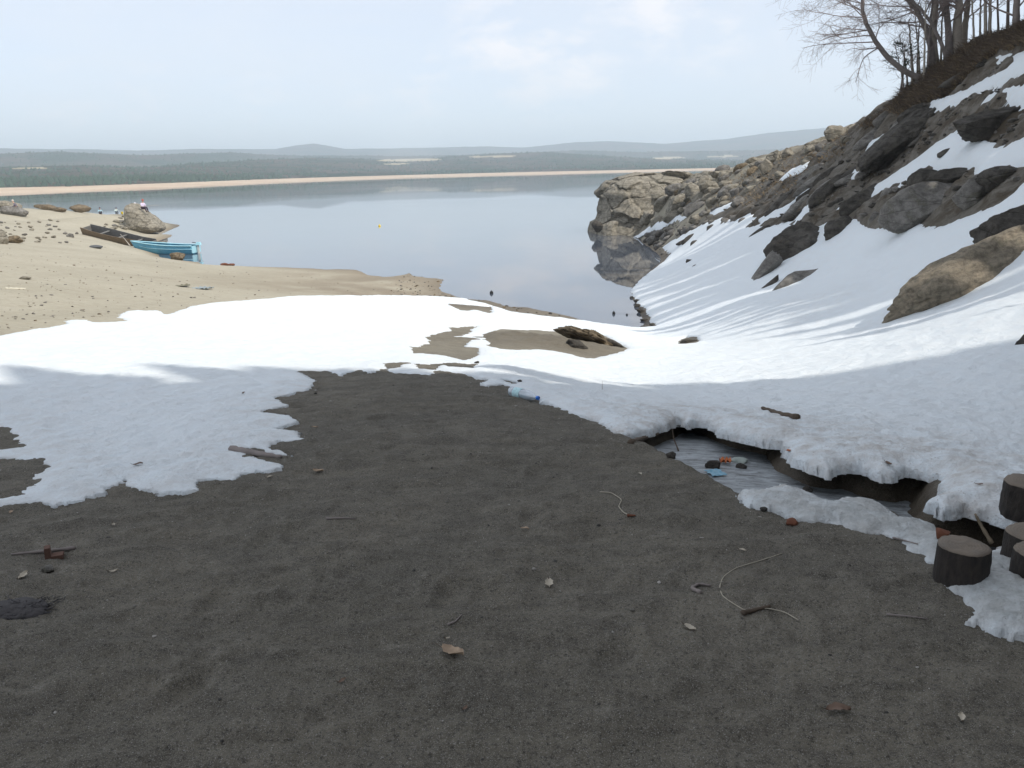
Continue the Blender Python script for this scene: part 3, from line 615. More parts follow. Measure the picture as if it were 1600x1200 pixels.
# pile of similar stones on the headland and along the water
def in_poly(px, py, poly):
    c = False; n_ = len(poly)
    for i in range(n_):
        (ax, ay), (bx, by) = poly[i], poly[(i+1) % n_]
        if (ay > py) != (by > py) and px < (bx-ax)*(py-ay)/(by-ay)+ax: c = not c
    return c
def scatter_px(poly, n_, sd_=1):
    r = random.Random(sd_); xs = [p[0] for p in poly]; ys = [p[1] for p in poly]; out = []
    while len(out) < n_:
        x, y = r.uniform(min(xs), max(xs)), r.uniform(min(ys), max(ys))
        if in_poly(x, y, poly): out.append((x, y))
    return out
HEAD = [(1075, 285), (1110, 268), (1170, 258), (1250, 238), (1310, 215), (1330, 215), (1290, 262), (1240, 262), (1200, 300), (1150, 318), (1105, 336), (1050, 340), (1060, 310)]
for k, (x, y) in enumerate(scatter_px(HEAD, 64, 5)):
    s_ = random.uniform(9, 22)
    rock(x, y, s_*1.25, s_*.8, random.uniform(-10, 35), random.choice([MR_pale, MR_pale, MR_gray, MR_brown]), 'weathered stone in the pile heaped on the rocky headland', 3, 300+k, name='stone', group='stones piled on the headland')
CLF = [(1010, 340), (1040, 305), (1060, 288), (1100, 285), (1095, 318), (1060, 338), (1025, 350)]
for k, (x, y) in enumerate(scatter_px(CLF, 26, 15)):
    s_ = random.uniform(12, 30)
    rock(x, y, s_*1.3, s_*.8, random.uniform(0, 45), random.choice([MR_pale, MR_pale, MR_gray]), 'block among the tumbled granite blocks right against the cliff', 4, 1300+k, name='block', group='tumbled blocks against the cliff')
WATER = [(1000, 369), (1060, 352), (1120, 345), (1190, 335), (1165, 346), (1110, 352), (1075, 362), (1050, 374), (1035, 385), (1040, 400), (1022, 388)]
for k, (x, y) in enumerate(scatter_px(WATER, 55, 8)):
    s_ = random.uniform(6, 15)
    rock(x, y, s_*1.25, s_*.8, random.uniform(-10, 30), random.choice([MR_dark, MR_gray, MR_gray]), 'dark stone in the band between the snow and the cliff foot', 3, 400+k, name='stone', group='stones between the snow and the cliff')
SLOPE = [(1340, 200), (1400, 160), (1460, 140), (1590, 60), (1590, 78), (1480, 148), (1440, 225), (1350, 290), (1300, 330), (1260, 355), (1200, 330), (1170, 330), (1200, 300), (1260, 290)]
for k, (x, y) in enumerate(scatter_px(SLOPE, 24, 9)):
    s_ = random.uniform(16, 40)
    rock(x, y, s_*1.9, s_*.5, random.uniform(22, 44), random.choice([MR_dark, MR_dark, MR_gray]), 'dark slanting rock among many on the shaded bank', 3, 500+k, name='rock', group='rocks embedded in the shaded bank', ncut=12, push=.25)
for k, (x, y, a_, b_, tl) in enumerate([(1078, 374, 26, 10, 30), (1068, 380, 20, 8, 20), (1085, 382, 12, 10, 40), (1080, 410, 16, 7, -20), (1088, 417, 12, 6, 10), (1186, 364, 34, 9, 35), (1112, 356, 16, 8, 20), (1408, 369, 8, 5, 0), (1100, 423, 5, 5, 0), (1119, 429, 5, 4, 0), (1176, 388, 8, 4, 10), (1163, 386, 7, 4, 0),
                                    (988, 466, 7, 4, -20), (997, 471, 13, 5, -10), (997, 479, 11, 7, 0), (1004, 487, 16, 6, -25), (1008, 501, 14, 6, -20), (1007, 511, 13, 4, 0), (1022, 508, 14, 3, -10)]):
    rock(x, y, a_*1.2, b_*1.3, tl, MR_dark, ('small dark stone at the waterline below the snow slope' if k > 11 else 'small dark rock poking out of the snow slope'), 3, 600+k, name='stone', group='stones at the snowy waterline' if k > 11 else 'rocks poking out of the snow slope', ncut=6)
# outcrop in the middle of the snow; a dark rock imitates its shaded hollow
rock(912, 538, 96, 26, -20, MR_brown, 'broad brown rock forming the right end of the bare mound in the snow', 5, 71, depth=.9, rough=.2, lift=.16)
rock(925, 540, 64, 24, -22, MR_brown, 'rough brown ledge at the right end of the outcrop', 5, 72, rough=.3, depth=.5, lift=.16)
rock(905, 549, 44, 20, -25, MR_dark, 'dark rock standing for the shaded hollow under the brown ledge', 4, 73, rough=.35, lift=.10)
rock(958, 543, 42, 12, -30, MR_dark, 'dark tip of rock at the right end of the outcrop', 4, 74, lift=.08)
rock(1077, 535, 30, 10, 0, MR_dark, 'dark stone in the round melt hole over the creek', 4, 76)

# the big cliff at the end of the headland: lofted from its profile
def cliff():
    Yc = 70.0; zs = np.linspace(-1.2, 5.0, 110); nA = 320
    prof = [(-1.2, 926), (0, 926), (.3, 927), (.8, 929), (1.0, 936), (1.6, 941), (2.2, 944), (2.9, 947), (3.3, 942), (3.45, 943), (3.7, 949), (4.1, 953), (4.4, 960), (4.7, 975), (4.85, 990), (5.0, 1000)]
    rp = [(-1.2, 1080), (2, 1080), (4, 1085), (4.6, 1078), (4.85, 1065), (5.0, 1045)]
    V = []
    for z in zs:
        pl = np.interp(z, [p[0] for p in prof], [p[1] for p in prof]); pr = np.interp(z, [p[0] for p in rp], [p[1] for p in rp])
        xl = (pl-800)/FPX*Yc*1.045; xr = (pr-800)/FPX*Yc*1.045
        xl += .0; near = 69.3+.32*z+(max(z-3.9, 0)**2)*1.6; fary = 80-.3*z
        cx, cy = (xl+xr)/2, (near+fary)/2; hx, hy = (xr-xl)/2, (fary-near)/2
        th = np.linspace(0, 2*np.pi, nA, endpoint=False); e = 2/3.1
        x = cx+hx*np.sign(np.cos(th))*np.abs(np.cos(th))**e; y = cy+hy*np.sign(np.sin(th))*np.abs(np.sin(th))**e
        V.append(np.stack([x, y, np.full(nA, z)], -1))
    V = np.array(V); P = V.reshape(-1, 3); N_ = np.stack([P[:, 0]-P[:, 0].mean(), P[:, 1]-P[:, 1].mean(), P[:, 2]*0+.3], -1); N_ /= np.linalg.norm(N_, axis=1)[:, None]
    # angular blocks: cellular steps plus fractures
    q = np.stack([P[:, 0]*.42+P[:, 2]*.12, P[:, 1]*.42, P[:, 2]*.55-P[:, 0]*.08], -1)+.35*np.stack([fb3(P*.7, 3, 7), fb3(P*.7+5, 3, 8), fb3(P*.7+9, 3, 9)], -1)
    cr = np.random.RandomState(5); cells = cr.uniform([3.5, 27.5, -1], [9.5, 33, 3.2], (150, 3))
    D = np.linalg.norm(q[:, None]-cells[None], axis=2); o2 = np.sort(D, 1); step = cr.uniform(-.40, .40, 150)[np.argmin(D, 1)]
    edge = np.clip((o2[:, 1]-o2[:, 0])/.08, 0, 1)
    dsp = step*edge-.40*(1-edge)+.16*fb3(P*.9, 4, 3)+.05*fb3(P*4, 3, 4)
    P = P+N_*dsp[:, None]; P[:, 2] += .14*fb3(P*.8, 3, 12)*np.clip(P[:, 2]/2, 0, 1)
    nz = len(zs); idx = np.arange(nz*nA).reshape(nz, nA); a = idx[:-1]; b = idx[1:]
    F = [tuple(map(int, f)) for f in np.stack([a, np.roll(a, -1, 1), np.roll(b, -1, 1), b], -1).reshape(-1, 4)]
    F.append(tuple(int(i) for i in idx[-1]))
    o = mesh_obj('cliff', P, F, MR_pale); prop(o, 'big fractured granite cliff ending the headland over its reflection', 'cliff')
cliff()
rock(933, 354, 18, 18, 0, MR_dark, 'low dark ledge at the foot of the cliff in the water', 4, 81, Y=69.5)
rock(1052, 281, 76, 16, -2, MR_pale, 'domed pale rock capping the top of the cliff', 5, 82, Y=73.5, depth=2.2)
rock(1095, 290, 70, 40, -12, MR_pale, 'broad pale boulder behind the shoulder of the cliff', 5, 83, Y=71, depth=3)

# left shore rocks
def angler_rock():
    P, F = ICO[6]; P = P.copy(); cs = at(np.array([229.]), np.array([350.]), 86.0)[0]; k = 86/FPX*1.03
    # outline in metres: left face near vertical, sloping down to the right into the water
    P = np.sign(P)*np.abs(P)**.62; P = P/np.abs(P).max(0)
    zt = P[:, 2]; x = P[:, 0]; fz = (zt+1)/2
    xl = -31*k+4*k*fz; xr = (27-33*fz**1.5)*k
    X_ = xl+(xr-xl)*(x+1)/2; top = (30-5*((x+.3)**2))*k
    Q_ = np.stack([X_, P[:, 1]*1.9*(1-.3*fz), -13*k+(top+13*k)*fz], -1)
    Q_ += P*(.28*fb3(P*1.7, 4, 5)+.05*fb3(P*7, 3, 6))[:, None]
    o = mesh_obj('boulder', Q_, F, MR_pale); o.location = tuple(cs+np.array([0, .3, 0])); prop(o, 'big blunt boulder at the water where the anglers sit', 'rock'); return o
angler_rock()
rock(278, 401, 25, 13, 0, MR_brown, 'brown boulder at the water edge in front of the blue boat', 4, 92, sit=True)
LEFT = [(30, 330), (120, 345), (180, 352), (150, 362), (60, 365), (10, 352), (0, 330)]
for k, (x, y, a_, b_, m_, lb) in enumerate([(8, 322, 46, 14, MR_pale, 'flat grey rock heap at the left end of the shore'), (22, 330, 40, 14, MR_gray, 'grey rock beside the standing man at far left'), (73, 324, 38, 9, MR_brown, 'long low brown rock on the far shore skyline'), (93, 328, 22, 7, MR_brown, 'low brown rock right of the long skyline rock'),
                                        (124, 326, 32, 13, MR_brown, 'pointed brown rock mound on the shore skyline'), (2, 370, 22, 24, MR_pale, 'pinkish boulder at the left edge of the beach'), (22, 374, 24, 12, MR_brown, 'brown clod beside the pinkish boulder'), (110, 368, 12, 6, MR_gray, 'small grey stone on the beach left of the old boat')]):
    rock(x, y, a_*1.1, b_*1.1, -4, m_, lb, 4, 700+k, sit=True)
for k, (x, y) in enumerate(scatter_px([(0, 335), (60, 338), (130, 350), (200, 345), (215, 355), (190, 362), (140, 360), (120, 380), (40, 378), (0, 365)], 48, 12)):
    s_ = random.uniform(2.0, 5.5)
    rock(x, y, s_*1.5, s_*.75, random.uniform(-8, 8), random.choice([MR_pale, MR_gray, MR_pale, MR_pale]), 'small loose stone strewn over the upper left beach', 2, 800+k, name='stone', group='loose stones on the upper left beach', sit=True)
for k, (x, y) in enumerate(scatter_px([(170, 348), (200, 335), (204, 360), (175, 358)], 16, 13)):
    s_ = random.uniform(4, 8)
    rock(x, y, s_*1.5, s_*.7, random.uniform(-8, 8), random.choice([MR_pale, MR_gray, MR_brown]), 'stone in the small heap left of the anglers boulder', 2, 900+k, name='stone', group='stones heaped left of the big blunt boulder', sit=True)

# rubble, grit (uncountable)
def scatter_mesh(name, P0, sizes, mat, sub=1, flat=.7, mats=None, seed=0):
    r = np.random.RandomState(seed); P, F = ICO[sub]; N = len(P0)
    d = P[None]*(1+r.uniform(-.35, .35, (N, len(P), 1)))*sizes[:, None, None]*np.stack([r.uniform(.7, 1.4, N), r.uniform(.7, 1.3, N), r.uniform(.4, flat, N)], -1)[:, None]
    V = P0[:, None]+d; FF = (F[None]+(np.arange(N)*len(P))[:, None, None]).reshape(-1, 3)
    mi = None
    if mats: mi = np.repeat(r.randint(0, len(mats), N), len(F))
    return mesh_obj(name, V.reshape(-1, 3), FF, mat, smooth=False, mats=mats, midx=mi)
M_gd = plain('grit_dark', (.05, .047, .042), .9, .2, 60); M_gm = plain('grit_mid', (.15, .14, .12), .9, .2, 60); M_gl = plain('grit_light', (.34, .32, .29), .9, .2, 60)
def rubble(name, poly, n_, smin, smax, mats, seed, label, px=True):
    q = np.array(scatter_px(poly, n_, seed)); H = hit(q[:, 0], q[:, 1])
    z = ground_z(H[:, 0], H[:, 1]); H = np.stack([H[:, 0], H[:, 1], z], -1)
    ok = (samp(SD, H[:, 0], H[:, 1]) < -.02) & (z > 0); H = H[ok]
    r = np.random.RandomState(seed); sz = smin*(smax/smin)**(r.power(.6, len(H)))
    o = scatter_mesh(name, H+np.stack([0*sz, 0*sz, sz*.2], -1), sz, None, 1, .8, mats, seed); prop(o, label, kind='stuff')
rubble('rubble', [(1000, 372), (1060, 300), (1170, 258), (1250, 240), (1340, 196), (1440, 130), (1600, 60), (1600, 290), (1500, 320), (1340, 345), (1240, 380), (1100, 360), (1040, 402)], 1000, .04, .15, [MR_gray, MR_dark, MR_dark, MR_dark], 3, 'broken stones strewn over the rocky bank')
rubble('beach_gravel', [(0, 320), (200, 335), (240, 370), (330, 410), (690, 428), (690, 455), (400, 465), (0, 520)], 650, .010, .04, [MR_pale, MR_brown, MR_gray], 4, 'small stones and pebbles strewn over the beach')
rubble('shore_stones', [(640, 425), (695, 430), (692, 455), (760, 468), (905, 500), (900, 503), (800, 486), (700, 466), (600, 458)], 170, .02, .07, [MR_brown, MR_dark, MR_gray], 5, 'dark stones along the wet shoreline')
# foreground grit over the soil
def fore(n_, seed, r0_=1.7, r1_=11):
    r = np.random.RandomState(seed); a = r.uniform(R(-36), R(36), n_); rad = r0_*(r1_/r0_)**r.uniform(0, 1, n_)
    x, y = rad*np.sin(a), rad*np.cos(a); sdv = samp(SD, x, y); chv = samp(CH, x, y); ok = (sdv < -.01) & (chv < 0)
    x, y = x[ok], y[ok]; return np.stack([x, y, ground_z(x, y)], -1)
P0 = fore(26000, 6); rr_ = np.hypot(P0[:, 0], P0[:, 1]); u_ = rng.uniform(0, 1, len(P0)); sz = (.0011+.0016*u_**3+.006*(u_ > .993)*rng.uniform(.3, 1, len(P0)))*np.clip(rr_/3, .8, 2.0)
gr1 = scatter_mesh('grit', P0, sz, None, 1, .9, [M_gd, M_gd, M_gm, M_gm, M_gm, M_gl], 8); prop(gr1, 'fine grit and crumbs on the dark foreground soil', kind='stuff')

# ============================================================ tubes, trees
class MB:
    def __init__(s): s.v = []; s.f = []
    def tube(s, pts, rad, n_=6, cap=True):
        pts = np.asarray(pts, float); rad = np.broadcast_to(rad, (len(pts),)); b = len(s.v)
        T = np.gradient(pts, axis=0); T /= np.linalg.norm(T, axis=1)[:, None]+1e-9
        ref = np.array([0, 0, 1.0]) if abs(T[0][2]) < .9 else np.array([1.0, 0, 0])
        for p, t_, r_ in zip(pts, T, rad):
            a_ = np.cross(ref, t_); a_ /= np.linalg.norm(a_)+1e-9; c_2 = np.cross(t_, a_)
            for k in range(n_):
                an = 2*math.pi*k/n_; s.v.append(p+r_*(math.cos(an)*a_+math.sin(an)*c_2))
        for i in range(len(pts)-1):
            for k in range(n_):
                s.f.append((b+i*n_+k, b+i*n_+(k+1) % n_, b+(i+1)*n_+(k+1) % n_, b+(i+1)*n_+k))
        if cap: s.f.append(tuple(b+k for k in range(n_))[::-1]); e = b+(len(pts)-1)*n_; s.f.append(tuple(e+k for k in range(n_)))
    def box(s, c, sx, sy, sz, rot=None, taper=1.0):
        b = len(s.v); rot = np.eye(3) if rot is None else rot
        for z in (-1, 1):
            for x, y in ((-1, -1), (1, -1), (1, 1), (-1, 1)):
                k = taper if z > 0 else 1; s.v.append(np.array(c)+rot@np.array([x*sx/2*k, y*sy/2*k, z*sz/2]))
        s.f += [(b+3, b+2, b+1, b), (b+4, b+5, b+6, b+7), (b, b+1, b+5, b+4), (b+1, b+2, b+6, b+5), (b+2, b+3, b+7, b+6), (b+3, b, b+4, b+7)]
    def build(s, name, mat, parent=None, smooth=True): return mesh_obj(name, np.array(s.v), [tuple(map(int, f)) for f in s.f], mat, parent, smooth)
M_bark = plain('bark', (.22, .19, .175), .9, .3, 6, bmp=.5); M_barkp = plain('bark_pale', (.36, .32, .27), .9, .3, 5, bmp=.5); M_twig = plain('twig', (.30, .245, .225), .9, .2, 8)
def grow(mb, p, d, length, rad, level, rnd, droop=0.0, minr=.003, dens=1.0):
    nseg = 7 if level > 1 else 5; pts = [p]; dd = np.array(d, float); step = length/nseg
    for k in range(nseg):
        dd = dd+np.array([rnd.gauss(0, .13), rnd.gauss(0, .13), rnd.gauss(0, .10)+(.05 if level > 1 else .02)-droop]); dd /= np.linalg.norm(dd); pts.append(pts[-1]+dd*step)
    rads = np.linspace(rad, max(rad*.35, minr), nseg+1); mb.tube(pts, rads, 5 if rad > .02 else 3, cap=False)
    if level <= 0: return
    nb = int({3: 9, 2: 8, 1: 7}[level]*dens)
    for k in range(nb):
        f = rnd.uniform(.2, 1.0); i = min(int(f*nseg), nseg-1); q = np.array(pts[i])+(np.array(pts[i+1])-pts[i])*(f*nseg-i)
        ax = np.array([rnd.gauss(0, 1), rnd.gauss(0, 1), rnd.gauss(0, 1)*.7]); tdir = (np.array(pts[i+1])-pts[i]); tdir /= np.linalg.norm(tdir); ax -= tdir*(ax@tdir); ax /= np.linalg.norm(ax)+1e-9
        nd = tdir*.72+ax*.75; nd /= np.linalg.norm(nd)
        grow(mb, q, nd, length*rnd.uniform(.32, .6)*(1-.25*f), rads[i]*.5, level-1, rnd, droop, minr, dens)
def bare_tree(path, rad0, label, seed, mat, nb=16, blen=2.6, level=2, start=.25, droop=0.02, side=None, name='bare_tree', n_=9, dens=1.0, rad1=.3):
    rnd = random.Random(seed); path = np.array(path, float); base_p = path[0].copy()
    # smooth path
    tt = np.linspace(0, len(path)-1, 26); P = np.stack([np.interp(tt, range(len(path)), path[:, k]) for k in range(3)], 1)
    for _ in range(2): P[1:-1] = (P[:-2]+2*P[1:-1]+P[2:])/4
    P += .025*np.array([[rnd.gauss(0, 1) for _ in range(3)] for _ in P])*np.linspace(0, 1, len(P))[:, None]
    e = empty(name, base_p, label=label, cat='tree'); P = P-base_p
    rads = np.linspace(rad0, rad0*rad1, len(P)); rads[0] *= 1.35; rads[1] *= 1.12
    tr = MB(); P[0, 2] -= .3; tr.tube(P, rads, n_); tr.build('trunk', mat, e)
    cr = MB()
    for k in range(nb):
        f = start+(1-start)*(k+rnd.random())/nb; i = min(int(f*25), 24); q = P[i]
        tdir = P[i+1]-P[i]; tdir /= np.linalg.norm(tdir); ax = np.array([rnd.gauss(0, 1), rnd.gauss(0, 1), rnd.gauss(0, .5)])
        if side is not None: ax = ax*.6+np.array(side)
        ax -= tdir*(ax@tdir); ax /= np.linalg.norm(ax); nd = tdir*.5+ax*.85; nd /= np.linalg.norm(nd)
        grow(cr, q, nd, blen*rnd.uniform(.6, 1.2), rads[i]*.30, level, rnd, droop, dens=dens)
    cr.build('crown', M_twig, e); return e
def tpath(pts, Y): return [at(x, y, Y+dy) for (x, y, *r) in pts for dy in [r[0] if r else 0]]
bare_tree(tpath([(1442, 124), (1420, 115), (1400, 103), (1378, 80), (1362, 56), (1350, 28), (1346, 0), (1348, -40), (1358, -90), (1362, -150)], 33.5), .12, 'leaning bare tree curving out over the slope with drooping twigs', 1, M_bark, 30, 2.4, 2, .36, .055, side=(-.75, 0, -.1), dens=1.3)
bare_tree(tpath([(1458, 105), (1455, 70), (1445, 38), (1430, 12), (1410, -15), (1390, -60), (1380, -120)], 34), .13, 'bare tree right behind the leaning one bending left', 2, M_bark, 22, 2.0, 2, .3, .02, side=(-.4, 0, 0))
bare_tree(tpath([(1461, 98), (1458, 60), (1461, 20), (1463, -30), (1460, -110), (1455, -220)], 34.5), .15, 'pale straight bare trunk left of the thick clump', 3, M_barkp, 14, 2.2, 2, .25, .01)
bare_tree(tpath([(1483, 88), (1482, 50), (1478, 0), (1474, -60), (1465, -200)], 34), .15, 'thick dark trunk at the left of the central clump', 4, M_bark, 12, 2.4, 2, .3, .01)
bare_tree(tpath([(1495, 82), (1496, 40), (1499, 0), (1503, -60), (1506, -200)], 34), .20, 'thickest trunk in the middle of the clump', 5, M_barkp, 12, 2.4, 2, .35, .01)
bare_tree(tpath([(1505, 78), (1508, 40), (1514, 0), (1520, -60), (1535, -200)], 34.5), .14, 'pale trunk at the right of the central clump', 6, M_barkp, 12, 2.4, 2, .3, .01)
bare_tree(tpath([(1588, 50), (1588, 20), (1589, -20), (1590, -80), (1588, -200)], 31), .14, 'dark trunk near the right edge on the ridge', 7, M_bark, 10, 2.2, 2, .2, .01)
bare_tree(tpath([(1480, 92), (1468, 60), (1450, 28), (1425, 0), (1405, -10), (1380, -20)], 33.5), .08, 'thin bare tree arching left from the foot of the clump', 8, M_bark, 12, 1.7, 2, .3, .02, side=(-.4, 0, .2))
for k, (x, y, h_, ln) in enumerate([(1546, 56, 170, 4), (1560, 52, 190, -6), (1531, 64, 150, 3), (1574, 50, 200, 6), (1522, 68, 150, -8), (1602, 40, 200, 4), (1426, 128, 90, -4), (1433, 122, 110, 3), (1444, 112, 120, 2), (1450, 108, 130, 6), (1437, 118, 100, -5), (1418, 132, 75, -7), (1540, 58, 180, -3), (1412, 138, 60, -8), (1470, 95, 150, 5)]):
    YY = 33+(k % 4)*.8
    bare_tree(tpath([(x, y+4), (x+ln*.3, y-h_*.35), (x+ln, y-h_*.7), (x+ln*1.6, y-h_*1.1)], YY), .045 if k % 3 else .07, ['slender bare sapling between the thick clump and the right edge', 'thin bare sapling growing beside the leaning tree'][6 <= k <= 11 or k == 13], 50+k, M_bark if k % 2 else M_barkp, 11, 1.2, 1, .2, .0, name='sapling', n_=5)['group'] = ['saplings on the ridge behind the clump', 'saplings beside the leaning tree'][6 <= k <= 11 or k == 13]
# long thin dead branch crossing the gap right of the clump
# small pine under the leaning tree
def pine(px, py, Y, h, label, seed):
    rnd = random.Random(seed); p = at(px, py, Y); p[2] -= .2
    e = empty('pine_sapling', p, label=label, cat='tree'); tr = MB(); tr.tube([(0, 0, 0), (.03, 0, h*.5), (.0, 0, h)], [.05, .035, .01], 6); tr.build('trunk', M_bark, e)
    V = []; F = []
    for k in range(26):
        z = h*(.35+.65*rnd.random()); an = rnd.uniform(0, 6.28); L = (h-z)*.45+.35
        d = np.array([math.cos(an), math.sin(an), .25])
        for j in range(26):
            f = rnd.uniform(.25, 1); c = np.array([0, 0, z])+d*L*f; nd = np.array([rnd.gauss(0, 1), rnd.gauss(0, 1), rnd.gauss(.3, .8)])+d; nd /= np.linalg.norm(nd)
            sd_ = np.cross(nd, [rnd.gauss(0, 1), rnd.gauss(0, 1), rnd.gauss(0, 1)]); sd_ /= np.linalg.norm(sd_)
            b = len(V); V += [c-sd_*.012, c+sd_*.012, c+nd*.16]; F.append((b, b+1, b+2))
    mesh_obj('crown', np.array(V), F, plain('pine_needles', (.035, .05, .028), .8, .3, 9), e, smooth=False)
pine(1408, 138, 34, 1.9, 'small scraggly pine under the leaning tree at the brow', 3)
# dry brush and grass on the brow of the bank
M_dry = plain('dry_grass', (.27, .20, .12), .9, .35, 2); M_brush = plain('brush', (.115, .088, .066), .9, .3, 3)
def brush(name, poly, n_, L0, L1, mat, seed, label, wd=.012):
    q = np.array(scatter_px(poly, n_, seed)); H = hit(q[:, 0], q[:, 1]); r = np.random.RandomState(seed)
    P = np.stack([H[:, 0], H[:, 1], ground_z(H[:, 0], H[:, 1])-.05], -1); N = len(P)
    L = r.uniform(L0, L1, N); d = np.stack([r.normal(-.25, .5, N), r.normal(0, .5, N), r.uniform(.4, 1.2, N)], -1); d /= np.linalg.norm(d, axis=1)[:, None]
    sv = np.cross(d, r.normal(size=(N, 3))); sv /= np.linalg.norm(sv, axis=1)[:, None]; wv_ = (wd*r.uniform(.6, 1.4, N))[:, None]
    mid = P+d*(L*.55)[:, None]; tip = P+d*L[:, None]+np.stack([-.15*L, 0*L, -.25*L], -1)
    V = np.stack([P-sv*wv_, P+sv*wv_, mid+sv*wv_*.7, mid-sv*wv_*.7, tip], 1).reshape(-1, 3)
    b = np.arange(N)*5; F = np.concatenate([np.stack([b, b+1, b+2], -1), np.stack([b, b+2, b+3], -1), np.stack([b+3, b+2, b+4], -1)])
    o = mesh_obj(name, V, F, mat, smooth=False); prop(o, label, kind='stuff')
BR = [(1340, 205), (1390, 165), (1420, 130), (1440, 108), (1500, 80), (1600, 40), (1640, 25), (1640, 75), (1560, 85), (1500, 130), (1440, 165), (1380, 190)]
brush('dry_grass', BR, 9000, .12, .45, M_dry, 41, 'dry brown grass on the brow of the bank')
brush('brush', BR, 15000, .2, .6, M_brush, 42, 'dark dead brush under the bare trees', .01)
brush('sparse_grass', [(1100, 280), (1170, 262), (1260, 240), (1330, 205), (1320, 240), (1230, 300), (1150, 325), (1100, 330)], 2600, .1, .3, M_dry, 43, 'tufts of dry grass between the headland stones', .015)
# conifer wood on the hillside behind and right of the viewer (it throws the shade over the foreground)
def conifers():
    V = []; F = []; rnd = random.Random(77)
    spots = []
    for gx in np.arange(4, 46, 2.2):
        for gy in np.arange(-24, -1.0, 2.3):
            spots.append((gx+rnd.uniform(-.9, .9), gy+rnd.uniform(-.8, .8)))
    for (x, y) in spots:
        zb = float(base_rbf(np.array([x]), np.array([y]))[0])
        ztop = TOPZ(x, y)+rnd.uniform(-.35, .25); h = max(ztop-zb, 6)
        rmax = rnd.uniform(2.5, 3.1)
        b = len(V)
        for k in range(6): an = k*math.pi/3; V.append((x+.2*math.cos(an), y+.2*math.sin(an), zb-.5)); 
        for k in range(6): an = k*math.pi/3; V.append((x+.1*math.cos(an), y+.1*math.sin(an), zb+h*.9))
        for k in range(6): F.append((b+k, b+(k+1) % 6, b+6+(k+1) % 6, b+6+k))
        tiers = 13
        for t_ in range(tiers):
            f = t_/tiers; z = zb+h*(.08+.92*f); rr_ = rmax*(1-f**2.2*.80)*rnd.uniform(.85, 1.1); hh_ = h/tiers*2.1; b = len(V); m = 14
            V.append((x, y, z+hh_*.75))
            for k in range(m):
                an = 2*math.pi*k/m+rnd.uniform(-.1, .1); q = rr_*(1.0 if k % 2 else .62)*rnd.uniform(.85, 1.15); V.append((x+q*math.cos(an), y+q*math.sin(an), z-.35*rnd.random()-(0.3 if k % 2 else 0)))
            for k in range(m): F.append((b, b+1+k, b+1+(k+1) % m))
    o = mesh_obj('conifer_wood', np.array(V), F, M_con, smooth=False); prop(o, 'dense dark conifer wood behind the viewpoint', kind='stuff')
M_con = plain('conifer', (.028, .045, .022), .8, .3, 1.5)
kx, ky = sdir.x/sdir.z, sdir.y/sdir.z
def TOPZ(x, y):
    # tree height so that the shade ends about ten metres in front of the viewer
    reach = 9.6+.25*math.sin((x+y)*.5); h = (reach-y)/(-ky); return min(3.3+h, 31)
conifers()
def crest_wood():
    V = []; F = []; rnd = random.Random(78)
    for gy in np.arange(4.5, 31, 2.1):
        for gx in np.arange(17, 31, 2.3):
            x, y = gx+rnd.uniform(-.6, .6), gy+rnd.uniform(-.7, .7)
            if x < .655*y+2.3 or rnd.random() < .04: continue
            zb = float(base_rbf(np.array([x]), np.array([y]))[0]); zt = 17.3+(x-18)*1.25+rnd.uniform(-1.2, 1.2); h = max(zt-zb, 5)
            b = len(V)
            for k in range(5): an = k*2*math.pi/5; V.append((x+.14*math.cos(an), y+.14*math.sin(an), zb-.5))
            V.append((x, y, zb+h))
            for k in range(5): F.append((b+k, b+(k+1) % 5, b+5))
            rmax = rnd.uniform(1.15, 1.7)
            for t_ in range(12):
                f = t_/12; z = zb+h*(.12+.88*f); rr_ = rmax*(1-f*.85)*rnd.uniform(.8, 1.1); hh_ = h/12*2.0; b = len(V); m = 12; V.append((x, y, z+hh_*.75))
                for k in range(m):
                    an = 2*math.pi*k/m; q = rr_*(1.0 if k % 2 else .5)*rnd.uniform(.8, 1.15); V.append((x+q*math.cos(an), y+q*math.sin(an), z-.3*rnd.random()))
                for k in range(m): F.append((b, b+1+k, b+1+(k+1) % m))
    o = mesh_obj('spruce_wood', np.array(V), F, M_con, smooth=False); prop(o, 'young spruce wood along the top of the bank', kind='stuff')
crest_wood()

# ============================================================ things
def onG(px, py):
    d = ray(float(px), float(py)); P = np.array([0, 0, EYE])+d*TSF[:, None]
    h = np.maximum(top_z(P[:, 0], P[:, 1]), 0); h = np.where(samp(CH, P[:, 0], P[:, 1]) > .0, np.maximum(h, samp(lev, P[:, 0], P[:, 1])), h)
    g_ = P[:, 2]-h; k = int(np.argmax(g_ < 0)) or len(P)-1; f = g_[k-1]/(g_[k-1]-g_[k]+1e-9); p = P[k-1]+(P[k]-P[k-1])*f
    return p
TSF = np.exp(np.linspace(math.log(1.4), math.log(170), 2600))
def dist_of(p): return float((p-np.array([0, 0, EYE]))@fwd)
def rot_z(a): c, s_ = math.cos(a), math.sin(a); return np.array([[c, -s_, 0], [s_, c, 0], [0, 0, 1]])
